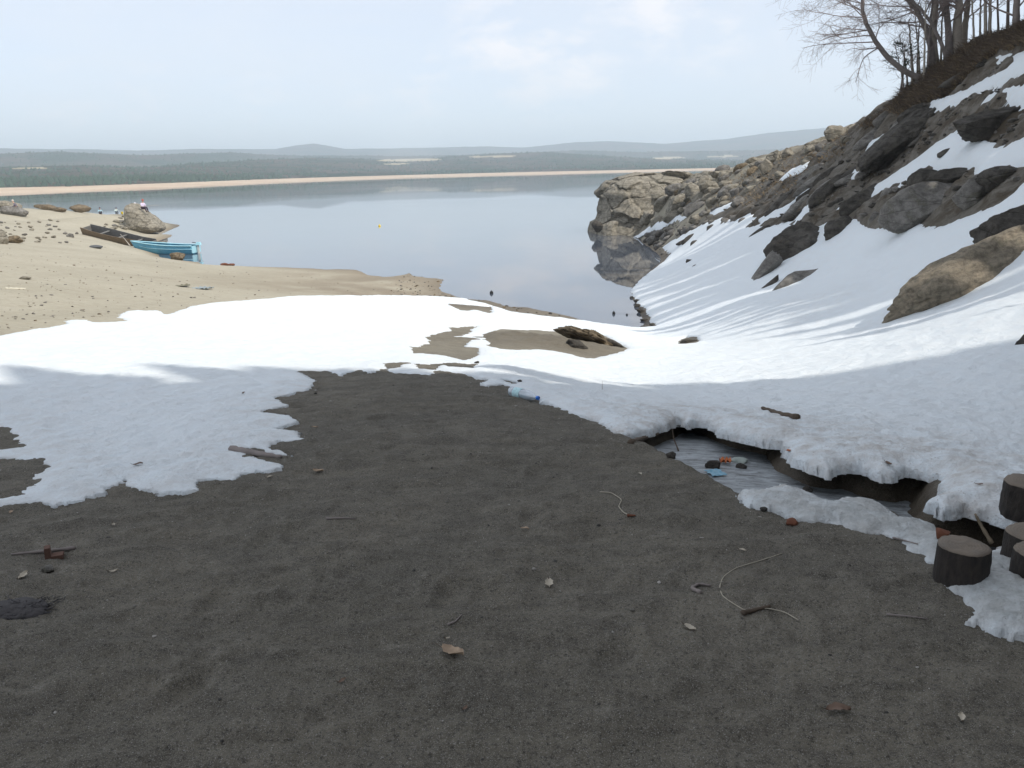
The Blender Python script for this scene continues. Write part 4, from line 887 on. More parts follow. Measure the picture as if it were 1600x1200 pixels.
# ---- blue boat
M_blue = plain('boat_blue', (.10, .34, .48), .5, .25, 2.5, .5); M_blue2 = plain('boat_blue_rim', (.38, .66, .75), .45, .12, 3, .5); M_in = plain('boat_inside', (.22, .42, .50), .6, .2, 5)
def blue_boat():
    A_ = at(214, 392, 63.2); B_ = at(306, 390, 62.6); L = 4.75
    o = empty('rowing_boat', ((A_[0]+B_[0])/2+.05, 62.9, 0.0), math.atan2(B_[1]-A_[1], B_[0]-A_[0]), label='light blue fishing boat afloat with its bow on the beach', cat='boat')
    st = np.linspace(0, 1, 22); V = []; m = 13
    def sec(f, inset=0.0):
        hw = .78*min(1, (math.sin(min(f/.55, 1)*math.pi/2))**.75)*(1-.12*max(0, f-.6)/.4)+.015-inset; sheer = .62+.36*(1-f)**2.2-.02*f; keel = -.12+.35*max(0, .25-f)/.25*1.0*(1 if f < .25 else 0)
        if inset: keel += .07
        out = []
        for k in range(m):
            u = -1+2*k/(m-1); a_ = abs(u); y = hw*math.copysign(a_**.62, u); z = keel+(sheer-keel)*a_**2.6
            out.append((y, z))
        return out, hw, sheer, keel
    for inset in (0, .035):
        for f in st:
            pr, hw, sh, kl = sec(f, inset)
            for (y, z) in pr:
                rake = -.42*(z/.9)*(1-f)**5 if f < .3 else 0
                V.append((-L/2+L*f+rake+(.05 if inset and f < .05 else 0), y, z))
    F = []; n1_ = len(st)*m
    for i in range(len(st)-1):
        for k in range(m-1):
            a_ = i*m+k; F.append((a_, a_+1, a_+m+1, a_+m)); F.append((n1_+a_, n1_+a_+m, n1_+a_+m+1, n1_+a_+1))
    e_ = (len(st)-1)*m; F.append(tuple(e_+k for k in range(m))); F.append(tuple(n1_+e_+k for k in range(m))[::-1])
    for i in range(len(st)-1):
        for k in (0, m-1): a_ = i*m+k; F.append((a_, a_+m, n1_+a_+m, n1_+a_))
    mesh_obj('hull', V, F, M_blue, o)
    for sgn in (0, m-1):
        r_ = MB(); pts = [np.array(V[i*m+sgn])+[0, 0, .02] for i in range(len(st))]; r_.tube(pts, .045, 6); r_.build('gunwale', M_blue2, o)
    for sgn in (1, -1):
        r_ = MB(); pts = []
        for f in st[1:]:
            pr, hw, sh, kl = sec(f); a_ = .86; pts.append((-L/2+L*f-(.42*.4*(1-f)**5), sgn*(hw*a_**.62+.012), kl+(sh-kl)*a_**2.6))
        r_.tube(pts, .02, 5); r_.build('rubbing_strake', M_blue2, o)
    for f in (.2, .48, .74):
        pr, hw, sh, kl = sec(f); b_ = MB(); b_.box((-L/2+L*f, 0, sh-.16), .24, hw*1.8, .035); b_.build('thwart', M_in, o, smooth=False)
    b_ = MB(); b_.box((L/2-.02, 0, .34), .06, 1.3, .52); b_.build('transom', M_blue2, o, smooth=False)
    mo = MB(); mo.box((L/2+.22, 0, .74), .36, .26, .2, taper=.75); mt = mo.build('outboard_motor', M_blue2, o, smooth=False)
    sh = MB(); sh.box((L/2+.16, 0, .30), .13, .11, .75); sh.box((L/2+.2, 0, -.05), .3, .14, .06); sh.build('shaft', plain('motor_leg', (.55, .55, .52), .5), mt, smooth=False)
    til = MB(); til.tube([(L/2+.05, 0, .78), (L/2-.3, .05, .84)], .025, 6); til.build('tiller', plain('black_rubber', (.03, .03, .03), .6), mt)
blue_boat()
# ---- old wooden punt
M_wood = plain('weathered_wood', (.17, .165, .155), .85, .3, 4, bmp=.3); M_woodd = plain('tarred_wood', (.07, .062, .05), .85, .3, 4); M_woodb = plain('brown_wood', (.17, .125, .08), .85, .3, 5)
def punt():
    a_ = at(137, 366, 70.5); b_ = at(240, 385, 66.0); a_[2] += 0; d = b_-a_; L = float(np.linalg.norm(d)); yaw = math.atan2(d[1], d[0])
    za = float(top_z(a_[0], a_[1])); zb = max(float(top_z(b_[0], b_[1])), 0)
    o = empty('wooden_punt', (a_+b_)/2*[1, 1, 0]+np.array([0, 0, (za+zb)/2+.08]), label='long weathered flat bottomed wooden boat tilted on the beach', cat='boat')
    o.rotation_euler = (R(13), math.asin((za-zb)/L), yaw)
    def side(y, name, mat):
        V = []; n_ = 14
        for k in range(n_+1):
            f = k/n_; yy = y*(.72+.28*math.sin(math.pi*min(1, f*1.1+.12))); zt = .62+.10*(2*f-1)**2; x = -L/2+L*f
            V += [(x, yy, .02), (x, yy*1.12, zt), (x, yy*1.12-math.copysign(.045, y), zt), (x, yy-math.copysign(.045, y), .02)]
        F = []
        for k in range(n_):
            for j in range(4): F.append((4*k+j, 4*k+(j+1) % 4, 4*k+4+(j+1) % 4, 4*k+4+j))
        F += [(0, 3, 2, 1), (4*n_, 4*n_+1, 4*n_+2, 4*n_+3)]
        mesh_obj(name, V, F, mat, o, smooth=False)
    side(-.55, 'side_plank', M_woodb); side(.55, 'side_plank', M_wood)
    for x in (-L/2+.03, L/2-.03): e_ = MB(); e_.box((x, 0, .32), .05, .9, .6); e_.build('end_board', M_wood, o, smooth=False)
    for k in range(4): f_ = MB(); f_.box((0, -.36+.24*k, .03), L-.1, .225, .04); f_.build('floor_plank', M_woodd, o, smooth=False)
    for x in (-L*.22, L*.05, L*.3): b2 = MB(); b2.box((x, 0, .46), .22, 1.02, .035); b2.build('thwart', M_wood, o, smooth=False)
punt()
pa = at(188, 366, 67.0); pb = at(203, 382, 64.5); pb[2] = max(float(top_z(pb[0], pb[1])), 0)+.03
m_ = MB(); m_.tube([pa, (pa+pb)/2+[0, 0, .03], pb], [.035, .03, .05], 6); prop(m_.build('wooden_pole', M_barkp), 'pale pole leaning over the side of the old wooden boat', 'pole')

# ---- people
def skin_mesh(name, joints, edges, mat, parent=None, loc=None, rz=0, sub=2):
    me = bpy.data.meshes.new(name); me.from_pydata([j[0] for j in joints], edges, []); me.materials.append(mat)
    o = bpy.data.objects.new(name, me); COL.objects.link(o)
    sk = o.modifiers.new('skin', 'SKIN'); sk.use_smooth_shade = True
    for v, j in zip(me.skin_vertices[0].data, joints): v.radius = (j[1], j[2] if len(j) > 2 else j[1])
    me.skin_vertices[0].data[0].use_root = True
    ss = o.modifiers.new('subsurf', 'SUBSURF'); ss.levels = sub; ss.render_levels = sub
    if parent: o.parent = parent
    if loc is not None: o.location = tuple(loc); o.rotation_euler = (0, 0, rz)
    return o
M_skin = plain('skin', (.50, .31, .22), .6, .05)
def person(loc, rz, pose, jacket, trousers, hat, label, lean=0.0, hatw=.12):
    if pose == 'stand':
        hip = .92; ch = (.10+lean*.6, 1.36-lean*.12); nk = (.16+lean, 1.5-lean*.2); hd = (.20+lean*1.15, 1.66-lean*.3)
        knee = [(.08, .10, .5), (.0, -.10, .5)]; foot = [(.0, .10, .06), (-.1, -.10, .06)]; toe = [(.16, .10, .04), (.06, -.10, .04)]
        elb = [(.18+lean*.8, .26, 1.12-lean*.1), (.18+lean*.8, -.26, 1.12-lean*.1)]; hnd = [(.38+lean, .2, 1.0-lean*.2), (.38+lean, -.2, 1.0-lean*.2)]
    elif pose == 'ledge':
        hip = .12; ch = (.02, .50); nk = (.05, .63); hd = (.08, .79); knee = [(.42, .1, .13), (.40, -.1, .16)]; foot = [(.55, .1, -.28), (.50, -.1, -.26)]; toe = [(.70, .1, -.32), (.65, -.1, -.30)]
        elb = [(.10, .25, .30), (.10, -.25, .30)]; hnd = [(.34, .10, .28), (.32, -.12, .28)]
    else:
        hip = .12; ch = (.06, .48); nk = (.10, .60); hd = (.14, .76); knee = [(.36, .14, .42), (.36, -.14, .40)]; foot = [(.52, .12, .05), (.56, -.12, .05)]; toe = [(.68, .13, .04), (.72, -.13, .04)]
        elb = [(.20, .27, .30), (.20, -.27, .30)]; hnd = [(.42, .14, .42), (.42, -.14, .40)]
    J = [((0, 0, hip), .13, .11), ((ch[0]*.5, 0, (hip+ch[1])/2), .12, .10), ((ch[0], 0, ch[1]), .15, .11), ((nk[0], 0, nk[1]), .055), ((hd[0], 0, hd[1]-.03), .085, .075), ((hd[0]+.01, 0, hd[1]+.06), .075, .07)]
    E = [(0, 1), (1, 2), (2, 3), (3, 4), (4, 5)]
    for i, sg in enumerate((1, -1)):
        b = len(J); J += [((ch[0], sg*.18, ch[1]+.03), .055), (elb[i], .042), (hnd[i], .03), ((hnd[i][0]+.09, hnd[i][1]*.9, hnd[i][2]-.01), .028, .016)]; E += [(2, b), (b, b+1), (b+1, b+2), (b+2, b+3)]
        b = len(J); J += [((.02, sg*.09, hip-.02), .085), (knee[i], .058), (foot[i], .04), (toe[i], .035)]; E += [(0, b), (b, b+1), (b+1, b+2), (b+2, b+3)]
    o = skin_mesh('person', J, E, M_skin, None, loc, rz); prop(o, label, 'person')
    k = 1.22
    JJ = [((0, 0, hip+.05), .13*k, .12*k), ((ch[0]*.5, 0, (hip+ch[1])/2), .12*k, .11*k), ((ch[0], 0, ch[1]), .15*k, .12*k), ((nk[0], 0, nk[1]-.03), .075)]; EE = [(0, 1), (1, 2), (2, 3)]
    for i, sg in enumerate((1, -1)):
        b = len(JJ); JJ += [((ch[0], sg*.19, ch[1]+.03), .075), (elb[i], .06), (tuple(np.array(hnd[i])*.93+np.array(elb[i])*.07), .046)]; EE += [(2, b), (b, b+1), (b+1, b+2)]
    skin_mesh('jacket', JJ, EE, plain('jacket', jacket, .8, .1), o)
    JJ = [((0, 0, hip), .15, .13)]; EE = []
    for i, sg in enumerate((1, -1)):
        b = len(JJ); JJ += [((.03, sg*.09, hip-.02), .105), (knee[i], .078), (tuple(np.array(foot[i])+[0, 0, .04]), .058)]; EE += [(0, b), (b, b+1), (b+1, b+2)]
        sh = MB(); a_ = np.array(foot[i]); c_2 = np.array(toe[i]); sh.tube([a_-[.05, 0, 0], a_, (a_+c_2)/2, c_2], [.03, .052, .05, .03], 8); sh.build('shoe', M_shoe, o)
    skin_mesh('trousers', JJ, EE, plain('trousers', trousers, .85, .1), o)
    P, F = ICO[3]; c = np.array([hd[0]-.005, 0, hd[1]+.06]); keep = P[:, 2] > -.35; Q_ = P*np.array([.115, .105, .12]); Q_[:, 2] = np.where(P[:, 2] < 0, Q_[:, 2]*.4, Q_[:, 2])
    h_ = mesh_obj('cap', Q_+c+[0, 0, .02], F, plain('cap', hat, .8, .05), o)
    br = MB(); br.box(c+[.10, 0, .0], .14, .16, .015); br.build('peak', plain('cap_peak', hat, .8, .05), h_)
    # face: nose and ears keep the head readable
    fc = MB(); fc.tube([c+[.06, 0, -.055], c+[.10, 0, -.08]], [.012, .016], 5); fc.build('nose', M_skin, o)
    return o
M_shoe = plain('shoe', (.03, .025, .02), .6)
p = onG(29, 337); person(p, R(200), 'stand', (.16, .14, .17), (.05, .05, .07), (.62, .55, .50), 'person in dark clothes and pale cap standing stooped at the far left', lean=.12)
p = onG(157, 334.5); person(p, R(-60), 'sit', (.35, .52, .60), (.05, .04, .06), (.10, .07, .10), 'person in light blue jacket crouching on the shore, left of the other sitters')
p = onG(182, 332.5); person(p, R(-50), 'sit', (.62, .72, .66), (.20, .24, .27), (.07, .04, .06), 'person with dark hair and pale green top sitting left of the big blunt boulder')
q = at(209, 318, 88.0); person(q-[0, 0, .85], R(-20), 'sit', (.75, .70, .76), (.2, .2, .25), (.85, .80, .86), 'person in a white hat half hidden behind the top of the blunt boulder')
q = at(223.5, 324.5, 85.6); person(q-[0, 0, .12], R(-25), 'ledge', (.66, .58, .72), (.05, .03, .05), (.50, .12, .09), 'angler in pale jacket and red cap sitting atop the blunt boulder with a rod')
a_ = at(229, 322.5, 85.4); b_ = at(249, 320.5, 84.6); m_ = MB(); m_.tube([a_, (a_+b_)/2+[0, 0, .04], b_], [.016, .012, .007], 5); prop(m_.build('fishing_rod', plain('rod', (.55, .5, .4), .4)), 'thin fishing rod held out over the water from the boulder', 'fishing rod')
p = onG(191, 334.5); m_ = MB(); m_.tube([p, p+[0, 0, .05], p+[0, 0, .38], p+[0, 0, .40]], [.15, .19, .22, .23], 14); bk = m_.build('bucket', plain('yellow_plastic', (.85, .58, .05), .4)); prop(bk, 'bright yellow bucket on the shore by the blunt boulder', 'bucket')
h_ = MB(); h_.tube([p+[.22*math.cos(t_), 0, .38+.2*math.sin(t_)] for t_ in np.linspace(0, math.pi, 9)], .012, 5); h_.build('handle', M_shoe, bk)

# ---- floats on the lake
def ball(name, px, py, r_, mat, label, cat, tall=1.0):
    d = ray(px, py); t_ = -EYE/d[2]; c = np.array([d[0]*t_, d[1]*t_, r_*.35]); P, F = ICO[3]
    o = mesh_obj(name, P*np.array([r_, r_, r_*tall]), F, mat); o.location = tuple(c); prop(o, label, cat)
    k = MB(); k.tube([(0, 0, r_*tall*.9), (0, 0, r_*tall*1.25)], r_*.22, 8); k.build('eyelet', mat, o); return o
M_blk = plain('black_float', (.018, .02, .02), .5)
ball('buoy', 593, 353.5, .13, plain('yellow_buoy', (.85, .60, .03), .4), 'small yellow buoy floating out on the open lake', 'buoy')
ball('float', 768, 458.5, .085, M_blk, 'black float in the water off the sandy spit', 'float', 1.1)
ball('float', 959, 490.5, .06, M_blk, 'black float in the water left of the snow slope', 'float', 1.4)
ball('float', 979.5, 492.5, .04, M_blk, 'smallest black float close to the snowy bank', 'float', 1.2)

# ---- bottle
def bottle():
    a_ = onG(799, 618); b_ = onG(838, 628); a_ = a_+[0, 0, .045]; L = .335; d = b_-a_; yaw = math.atan2(d[1], d[0])
    o = empty('plastic_bottle', a_+[0, 0, -.002], yaw, label='clear plastic bottle with blue cap lying where soil meets the snow', cat='bottle'); o.rotation_euler = (0, R(-1.0), yaw); o.scale = (1.17, 1.1, 1.1)
    MP, t = new_mat('clear_plastic'); tr = t('ShaderNodeBsdfTransparent', {'Color': (.90, .94, .97, 1)}); gl = t('ShaderNodeBsdfGlossy', {'Color': (1, 1, 1, 1), 'Roughness': .12}); df = t('ShaderNodeBsdfDiffuse', {'Color': (.72, .80, .88, 1)})
    m1 = t('ShaderNodeMixShader', {0: .38, 1: tr.outputs[0], 2: df.outputs[0]}); m2 = t('ShaderNodeMixShader', {0: .22, 1: m1.outputs[0], 2: gl.outputs[0]}); t.n.remove(t.b)
    for n_ in t.n:
        if n_.type == 'OUTPUT_MATERIAL': t.l.new(m2.outputs[0], n_.inputs['Surface'])
    def lathe(prof, name, mat, par):
        m = 24; V = []; F = []
        for (x, r_) in prof:
            for k in range(m): an = 2*math.pi*k/m; V.append((x, r_*math.cos(an), r_*math.sin(an)))
        for i in range(len(prof)-1):
            for k in range(m): F.append((i*m+k, i*m+(k+1) % m, (i+1)*m+(k+1) % m, (i+1)*m+k))
        F.append(tuple(range(m))); F.append(tuple((len(prof)-1)*m+k for k in range(m))[::-1]); return mesh_obj(name, V, F, mat, par)
    prof = [(0.0, .020), (-.006, .034), (.004, .042), (.03, .045)]+[(.05+.012*k, .045-.0022*(k % 2)) for k in range(11)]+[(.19, .045), (.215, .043), (.24, .038), (.265, .028), (.285, .018), (.295, .014), (.312, .0135)]
    lathe(prof, 'body', MP, o)
    lathe([(.055, .0458), (.06, .0464), (.13, .0464), (.135, .0458)], 'label', plain('bottle_label', (.50, .72, .84), .5, .25, 60), o)
    lathe([(.306, .012), (.308, .0165), (.328, .0165), (.330, .014)], 'cap', plain('blue_cap', (.02, .17, .62), .4), o)
bottle()
# ---- log rounds
M_endg, t = new_mat('end_grain'); oc = t('ShaderNodeTexCoord').outputs['Object']
wv_ = t('ShaderNodeTexWave', {'Vector': oc, 'Scale': 26., 'Distortion': 3., 'Detail': 3.}, wave_type='RINGS', rings_direction='Z').outputs['Fac']
ng = t.noise(oc, 14, 6, .7); ce = t.mix(t.math('MULTIPLY', wv_, .35), (.19, .155, .12), (.10, .08, .062)); ce = t.mix(t.ramp(ng, [(.45, 0.), (.7, .7)]), ce, (.11, .10, .088))
setp(t, Base_Color=ce, Roughness=.9); bump(t, ng, .5, .01)
M_lbark, t = new_mat('log_bark'); oc = t('ShaderNodeTexCoord').outputs['Object']; mp = t('ShaderNodeMapping', {'Vector': oc, 'Scale': (1, 1, .3)}).outputs[0]
nb_ = t.noise(mp, 40, 6, .75); cb = t.mix(t.ramp(nb_, [(.35, 0.), (.65, 1.)]), (.018, .015, .013), (.055, .043, .035)); setp(t, Base_Color=cb, Roughness=.85); bump(t, nb_, 1., .02)
M_sap = plain('sapwood', (.30, .24, .17), .8, .2, 30)
def log_round(px, py_top, wpx, hpx, label, seed, tilt=(0, 0), ybias=0.0):
    g_ = onG(px, py_top+wpx*.16+hpx+ybias); d_ = dist_of(g_); r_ = wpx*d_/FPX/2; h = hpx*d_/FPX*1.12+.05
    o = empty('log_round', g_-[0, 0, .05], label=label, cat='log'); o.rotation_euler = (tilt[0], tilt[1], seed)
    rr = np.random.RandomState(seed); m = 40; th = np.linspace(0, 2*math.pi, m, endpoint=False); rad = r_*(1+.035*np.sin(2*th+seed)+.025*np.sin(5*th)+.012*rr.normal(size=m)); V = []; F = []; nz = 8
    for i in range(nz):
        f = i/(nz-1); k = 1+.06*(1-f)-.0*f; jit = 1+.012*rr.normal(size=m)
        for a_, b_ in zip(th, rad*jit): V.append((b_*k*math.cos(a_), b_*k*math.sin(a_), h*f))
    for i in range(nz-1):
        for k in range(m): F.append((i*m+k, i*m+(k+1) % m, (i+1)*m+(k+1) % m, (i+1)*m+k))
    mesh_obj('bark', V, F, M_lbark, o)
    V = []; 
    for i, (k, z) in enumerate([(1.0, h-.001), (.965, h+.006), (.6, h+.004), (.2, h+.005)]):
        for a_, b_ in zip(th, rad): V.append((b_*k*math.cos(a_), b_*k*math.sin(a_), z+.0012*rr.normal()))
    F = []
    for i in range(3):
        for k in range(m): F.append((i*m+k, i*m+(k+1) % m, (i+1)*m+(k+1) % m, (i+1)*m+k))
    F.append(tuple(3*m+k for k in range(m))); cfo = mesh_obj('cut_face', V, F, M_endg, o)
    return o
log_round(1500, 843, 72, 44, 'short dark log round standing alone on the dirty ice', 3)
log_round(1606, 744, 72, 36, 'log round sunk in the snow at the right edge, uppermost of the three there', 4)
log_round(1612, 822, 78, 36, 'log round at the right edge behind the icy water', 5)
log_round(1616, 852, 66, 40, 'nearest log round at the right edge of the ice', 6)
def chunk(name, px, py, wpx, hpx, mat, label, cat, seed, tilt=0, sub=3, ncut=10, up_=.5, rough=.14, dp=None):
    c = onG(px, py+hpx*.35); d_ = dist_of(c)/FPX; P, F = rock_shape(sub, seed, ncut, rough); ext = (P.max(0)-P.min(0))/2; mid = (P.max(0)+P.min(0))/2
    P = (P-mid)/ext*np.array([wpx*d_/2, dp or wpx*d_*.4, hpx*d_*.55]); P = P@rot_z(R(tilt)).T; o = mesh_obj(name, P, F, mat); o.location = tuple(c+[0, 0, hpx*d_*.55*up_]); return prop(o, label, cat)
M_red = plain('brick_red', (.125, .07, .052), .9, .25, 40); M_or = plain('orange_plastic', (.50, .15, .05), .6, .15, 30); M_redb = plain('rusty_brown', (.15, .06, .035), .9, .3, 20)
def brick():
    c = onG(84, 872); o = empty('brick_fragment', c, R(20), label='L shaped fragment of red brick on the foreground soil', cat='brick')
    a_ = MB(); a_.box((-.020, 0, .03), .028, .05, .062, rot_z(.1)@np.eye(3), .85); a_.build('upright_piece', M_red, o, smooth=False); b_ = MB(); b_.box((.018, -.004, .009), .05, .045, .022); b_.build('flat_piece', M_red, o, smooth=False)
brick()
chunk('stone', 76, 888, 22, 10, MR_gray, 'flat greyish stone just below the brick fragment', 'stone', 5)
chunk('stone', 1237, 815, 20, 11, M_redb, 'small reddish stone against the edge of the dirty snow strip', 'stone', 6)
chunk('stone', 1194, 795, 12, 6, MR_dark, 'tiny dark stone on the left tip of the dirty snow strip', 'stone', 7)
chunk('stone', 1114, 726, 26, 14, MR_dark, 'dark rounded stone in the creek left of the orange scrap', 'stone', 8)
chunk('stone', 1158, 728, 18, 9, MR_dark, 'dark stone in the creek under the pale slate', 'stone', 9)
chunk('slate', 1156, 719, 26, 9, plain('pale_slate', (.30, .34, .31), .6), 'pale greenish slab of stone beside the orange scrap in the creek', 'stone', 10, ncut=16, dp=.05)
chunk('stone', 1048, 710, 16, 12, MR_dark, 'dark stone with a root on the creek ice near its head', 'stone', 12)
chunk('rusty_can', 1474, 833, 26, 16, M_redb, 'rusty brown lump just behind the lone log round', 'scrap', 13)
chunk('stone', 1262, 764, 16, 12, MR_dark, 'black stone under the snow lip by the creek', 'stone', 15)
chunk('stone', 812, 595, 8, 4, MR_dark, 'dark pebble at the edge of the sunlit snow behind the bottle', 'stone', 16)
chunk('stone', 40, 434, 20, 6, MR_pale, 'pale pinkish stone lying alone on the smooth sand', 'stone', 18, sub=3)
chunk('sack', 150, 385.5, 20, 6, plain('grey_sack', (.10, .105, .11), .8), 'dark grey roll lying on the beach below the old boat', 'roll', 19, ncut=2)
chunk('driftwood', 352, 413, 14, 5, M_redb, 'reddish brown driftwood lump at the water edge right of the boats', 'driftwood', 20)
chunk('driftwood', 362, 413.5, 10, 4, M_redb, 'smaller reddish lump next to the driftwood', 'driftwood', 21)
chunk('stone', 745, 566, 8, 4, MR_dark, 'small dark stone at the edge of the bare patch', 'stone', 22)
def scrap(px, py, w_, mat, label, seed, name='plastic_scrap', cat='litter', h_=.5):
    c = onG(px, py); k = w_*dist_of(c)/FPX; r = np.random.RandomState(seed); n_ = 9; V = []; F = []
    for i in range(n_):
        for j in range(n_):
            u, v = i/(n_-1)-.5, j/(n_-1)-.5; V.append((u*k*(1+.3*r.rand()), v*k*(.8+.4*r.rand()), .01+h_*k*abs(.5*math.sin(u*9+seed)*math.cos(v*7))+.06*k*r.rand()))
    V = np.array(V)
    for i in range(n_-1):
        for j in range(n_-1): F.append((i*n_+j, (i+1)*n_+j, (i+1)*n_+j+1, i*n_+j+1))
    b = len(V); Vb = V-[0, 0, .002]; F += [tuple(x+b for x in f[::-1]) for f in list(F)]; o = mesh_obj(name, np.vstack([V, Vb]), F, mat); o.location = tuple(c); o.rotation_euler = (0, 0, seed); return prop(o, label, cat)
scrap(1133, 724, 15, M_or, 'crumpled orange plastic scrap caught in the creek', 3, h_=.9)
scrap(1232, 706, 6, M_or, 'tiny orange scrap stuck on the snow lip', 4)
scrap(1118, 741, 24, plain('blue_film', (.13, .30, .40), .35, .3, 60), 'light blue plastic film frozen into the creek ice', 5, h_=.12)
scrap(318, 452, 22, plain('grey_net', (.28, .32, .33), .7), 'crumpled grey blue rag on the beach near the snow', 6, 'rag', 'rag', .25)
scrap(285, 448, 20, plain('olive_net', (.18, .17, .12), .8), 'dull olive rag on the beach left of the grey blue one', 7, 'rag', 'rag', .2)
# ---- sticks and twigs
def stick(pts, r_, mat, label, name='stick', cat='stick', lift=.006, n_=7, taper=.5):
    P = []
    for (x, y, *z) in pts: q = onG(x, y); P.append(q+[0, 0, lift+(z[0] if z else 0)])
    P = np.array(P); tt = np.linspace(0, len(P)-1, max(8, 4*len(P))); Q_ = np.stack([np.interp(tt, range(len(P)), P[:, k]) for k in range(3)], 1); Q_[1:-1] = (Q_[:-2]+2*Q_[1:-1]+Q_[2:])/4
    rd = np.linspace(r_, r_*taper, len(Q_))*(1+.15*np.sin(np.arange(len(Q_))*2.3)); c = Q_.mean(0); m = MB(); m.tube(Q_-c, rd, n_); o = m.build(name, mat); o.location = tuple(c); return prop(o, label, cat)
M_stk = plain('dead_wood', (.10, .075, .055), .9, .3, 30, bmp=.4); M_str = plain('pale_string', (.42, .38, .30), .7, .1)
st_ = stick([(1247, 655, .01), (1222, 649), (1205, 643), (1191, 640, .01)], .026, M_stk, 'short brown stick lying on the shaded snow', taper=.55)
stick([(362, 703), (385, 707), (415, 712), (440, 716)], .028, M_bark, 'dark branch half buried in the edge of the left snow patch', name='branch', cat='branch')
stick([(1160, 960), (1176, 956), (1203, 949)], .011, M_stk, 'dark short twig below the wire loop', name='twig', cat='twig')
stick([(1385, 962), (1418, 965), (1450, 969)], .004, M_bark, 'thin black twig between the wire loop and the dirty ice', name='twig', cat='twig', n_=5)
stick([(1222, 866), (1188, 877), (1150, 888), (1130, 902), (1124, 918), (1128, 932), (1145, 944), (1165, 956), (1195, 951), (1225, 957), (1247, 970)], .0022, M_str, 'thin pale wire curling over the soil in an open loop', name='wire', cat='wire', n_=4, taper=1, lift=.004)
stick([(937, 770), (955, 771), (972, 782), (966, 793), (975, 803), (985, 807)], .0025, M_str, 'short wriggly pale string in the middle of the soil', name='string', cat='string', n_=4, taper=1)
stick([(980, 807), (993, 807)], .008, M_redb, 'tiny brown twig at the end of the wriggly string', name='twig', cat='twig')
stick([(1095, 928), (1080, 921), (1092, 914), (1110, 917)], .009, M_bark, 'dark curled twig left of the wire loop', name='twig', cat='twig')
stick([(700, 978), (712, 973), (722, 962)], .0045, M_bark, 'small dark bent twig above the brown leaf', name='twig', cat='twig')
stick([(1550, 851), (1530, 835, .05), (1520, 832, .10)], .012, M_sap, 'pale branch stub rising behind the lone log round', name='stick', cat='stick')
stick([(1565, 795), (1590, 806), (1600, 812)], .006, M_bark, 'black twig at the foot of the right edge log round', name='twig', cat='twig')
stick([(985, 693), (1005, 686), (1028, 679)], .024, M_stk, 'brown stick at the head of the creek hollow', name='stick', cat='stick')
stick([(1060, 705), (1052, 695, .05), (1050, 688, .09)], .006, M_stk, 'thin root standing up from the creek ice', name='root', cat='root')
stick([(8, 451), (24, 451.5), (40, 452)], .03, plain('pale_lath', (.55, .52, .42), .7), 'thin pale lath lying on the sand at the left', name='lath', cat='lath', taper=1)
stick([(510, 812), (530, 811), (556, 812)], .006, M_bark, 'short black twig in the left middle of the soil', name='twig', cat='twig')
stick([(118, 858), (60, 864), (18, 868)], .010, M_bark, 'dark root half sunk in the soil left of the brick', name='root', cat='root')
stick([(941, 609), (941, 603, .05)], .003, M_bark, 'tiny stem sticking out of the shaded snow', name='stem', cat='twig')
stick([(1395, 842), (1412, 846), (1434, 852)], .005, M_bark, 'thin twig frozen into the dirty snow strip', name='twig', cat='twig')
# leaves
def leaf(px, py, w_, mat, label, seed, yaw):
    c = onG(px, py); L = w_*dist_of(c)/FPX; r = np.random.RandomState(seed); V = []; F = []; n_ = 12; m = 7
    for i in range(n_):
        f = i/(n_-1); hw = .24*L*math.sin(math.pi*min(1, f*.93+.05))**.8*(1+.18*math.sin(f*21+seed))
        for j in range(m):
            u = -1+2*j/(m-1); V.append(((f-.5)*L, u*hw, .008+.09*L*u*u+.05*L*math.sin(f*6+seed)+.02*L*r.rand()+.05*L*f*abs(u)))
    for i in range(n_-1):
        for j in range(m-1): F.append((i*m+j, (i+1)*m+j, (i+1)*m+j+1, i*m+j+1))
    o = mesh_obj('dead_leaf', V, F, mat); o.location = tuple(c); o.rotation_euler = (0, 0, R(yaw)); prop(o, label, 'leaf')
    st2 = MB(); st2.tube([(-L*.5, 0, .01), (-L*.62, .01*L, .012), (-L*.75, -.03*L, .02)], [.0016, .0014, .001], 5); st2.build('stalk', M_stk, o)
M_leaf = plain('dead_leaf', (.36, .27, .19), .8, .3, 40); M_leafr = plain('red_leaf', (.17, .115, .085), .8, .3, 40); M_leafp = plain('pale_leaf', (.45, .40, .32), .8, .25, 40)
leaf(707, 1022, 44, M_leaf, 'curled pale brown leaf low in the middle of the soil', 2, -35)
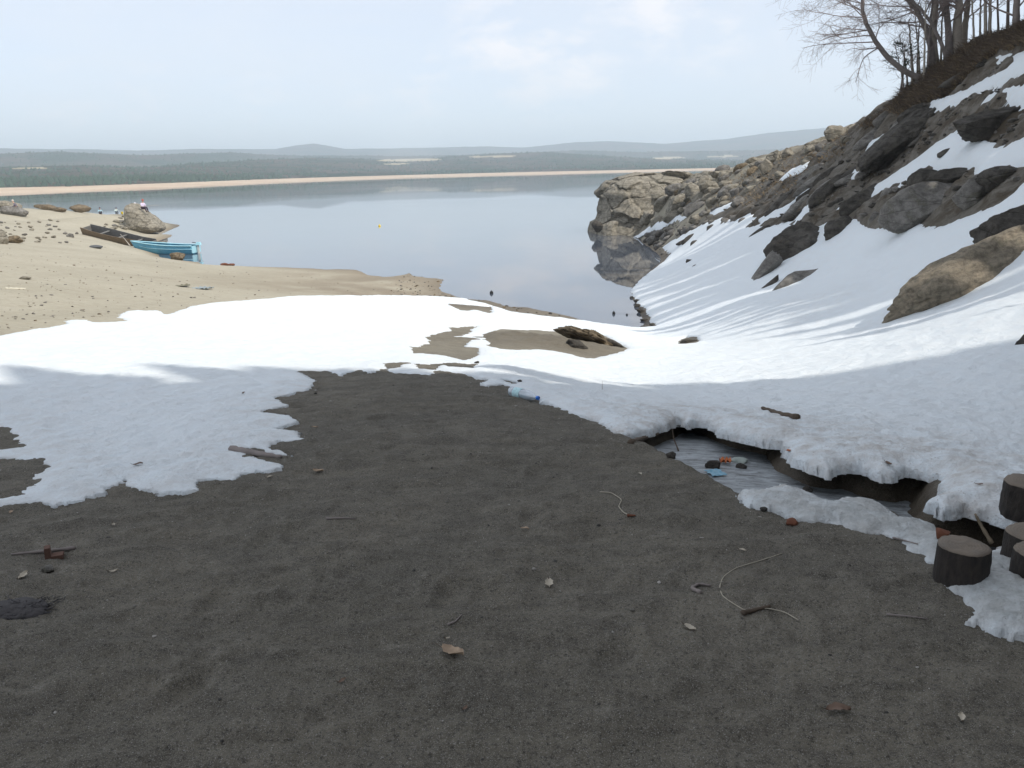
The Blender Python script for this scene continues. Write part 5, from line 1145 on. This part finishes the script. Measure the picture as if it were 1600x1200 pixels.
for k, (x, y, w_, m_, lb) in enumerate([(858, 915, 26, M_leafp, 'thin pale leaf above and right of the curled brown leaf'), (497, 738, 20, M_leaf, 'small tan leaf right of the left snow patch tip'), (535, 1067, 14, M_leafr, 'small reddish leaf low in the left of the soil'), (1000, 742, 10, M_leafp, 'tiny pale leaf near the head of the creek'),
                                       (1310, 1112, 38, M_leafr, 'dull reddish leaf at the bottom right of the soil'), (1502, 1124, 22, M_leafp, 'pale crumpled leaf at the lower right corner'), (1078, 984, 22, M_leafp, 'pale flattened leaf below the dark curled twig'), (178, 895, 13, M_leafp, 'small whitish leaf right of the brick fragment'), (37, 902, 22, M_leafp, 'thin whitish leaf below the brick fragment at left'),
                                       (820, 828, 14, M_leaf, 'tiny tan leaf in the centre of the soil'), (422, 747, 11, M_leafp, 'tiny whitish leaf under the tip of the left snow patch'), (18, 802, 12, M_leaf, 'small tan leaf below the left end of the snow patch'), (492, 669, 10, M_leaf, 'tiny tan leaf right of the left snow patch'), (727, 1110, 12, M_leafr, 'tiny reddish leaf at the bottom middle'),
                                       (178, 822, 11, M_leafp, 'tiny pale leaf below the left snow patch'), (216, 727, 14, M_leafr, 'small reddish leaf lying on the left snow patch'), (381, 615, 8, M_leafr, 'tiny dark red leaf on the upper left snow patch'), (1160, 862, 12, M_leafp, 'tiny pale leaf above the wire loop'), (700, 1000, 8, M_leafp, 'crumb of pale leaf touching the curled brown leaf'),
                                       (1388, 726, 14, M_leafr, 'small dark leaf on the dirty snow above the creek'), (1530, 759, 10, M_leafr, 'tiny dark leaf on the snow left of the right edge log round')]):
    leaf(x, y, w_, m_, lb, 20+k, (k*67) % 180-90)
# matted clump at the left edge
def clump():
    c = onG(30, 960); r = random.Random(4); m = MB()
    for k in range(420):
        x = r.uniform(-.17, .13); y = r.uniform(-.05, .10); z = .045*math.exp(-(x*x/.012+(y-.02)**2/.004))*r.random()
        p_ = np.array([x, y, z]); pts = [p_]
        for _ in range(4): p_ = p_+np.array([r.gauss(0, .010), r.gauss(0, .008), r.gauss(0, .004)]); p_[2] = max(p_[2], 0); pts.append(p_)
        m.tube(pts, .0016, 3, cap=False)
    o = m.build('root_mat', plain('root_mat', (.085, .08, .085), .95, .3, 30)); o.location = tuple(c+[0, 0, .0]); prop(o, 'matted clump of dark fibres at the left edge of the soil', 'debris')
    P, F = rock_shape(4, 9, 3, .2); s2 = mesh_obj('soil_lump', P*np.array([.15, .075, .035])+[-.02, .02, .0], F, plain('dark_clod', (.07, .065, .065), .95, .3, 40, bmp=1), o)
clump()

# haze over the lake
hz = bpy.data.materials.new('haze'); hz.use_nodes = True; t = NT(hz.node_tree); t.n.clear()
pv = t('ShaderNodeVolumePrincipled', {'Color': (.80, .91, 1.0, 1), 'Density': 0.00028, 'Anisotropy': 0.1})
t('ShaderNodeOutputMaterial', {'Volume': pv.outputs[0]})
hb = MB(); hb.box((0, 3900, 127), 17600, 8800, 266); ho = hb.build('haze', hz, smooth=False); prop(ho, 'thin pale haze lying over the lake and hills', kind='stuff')
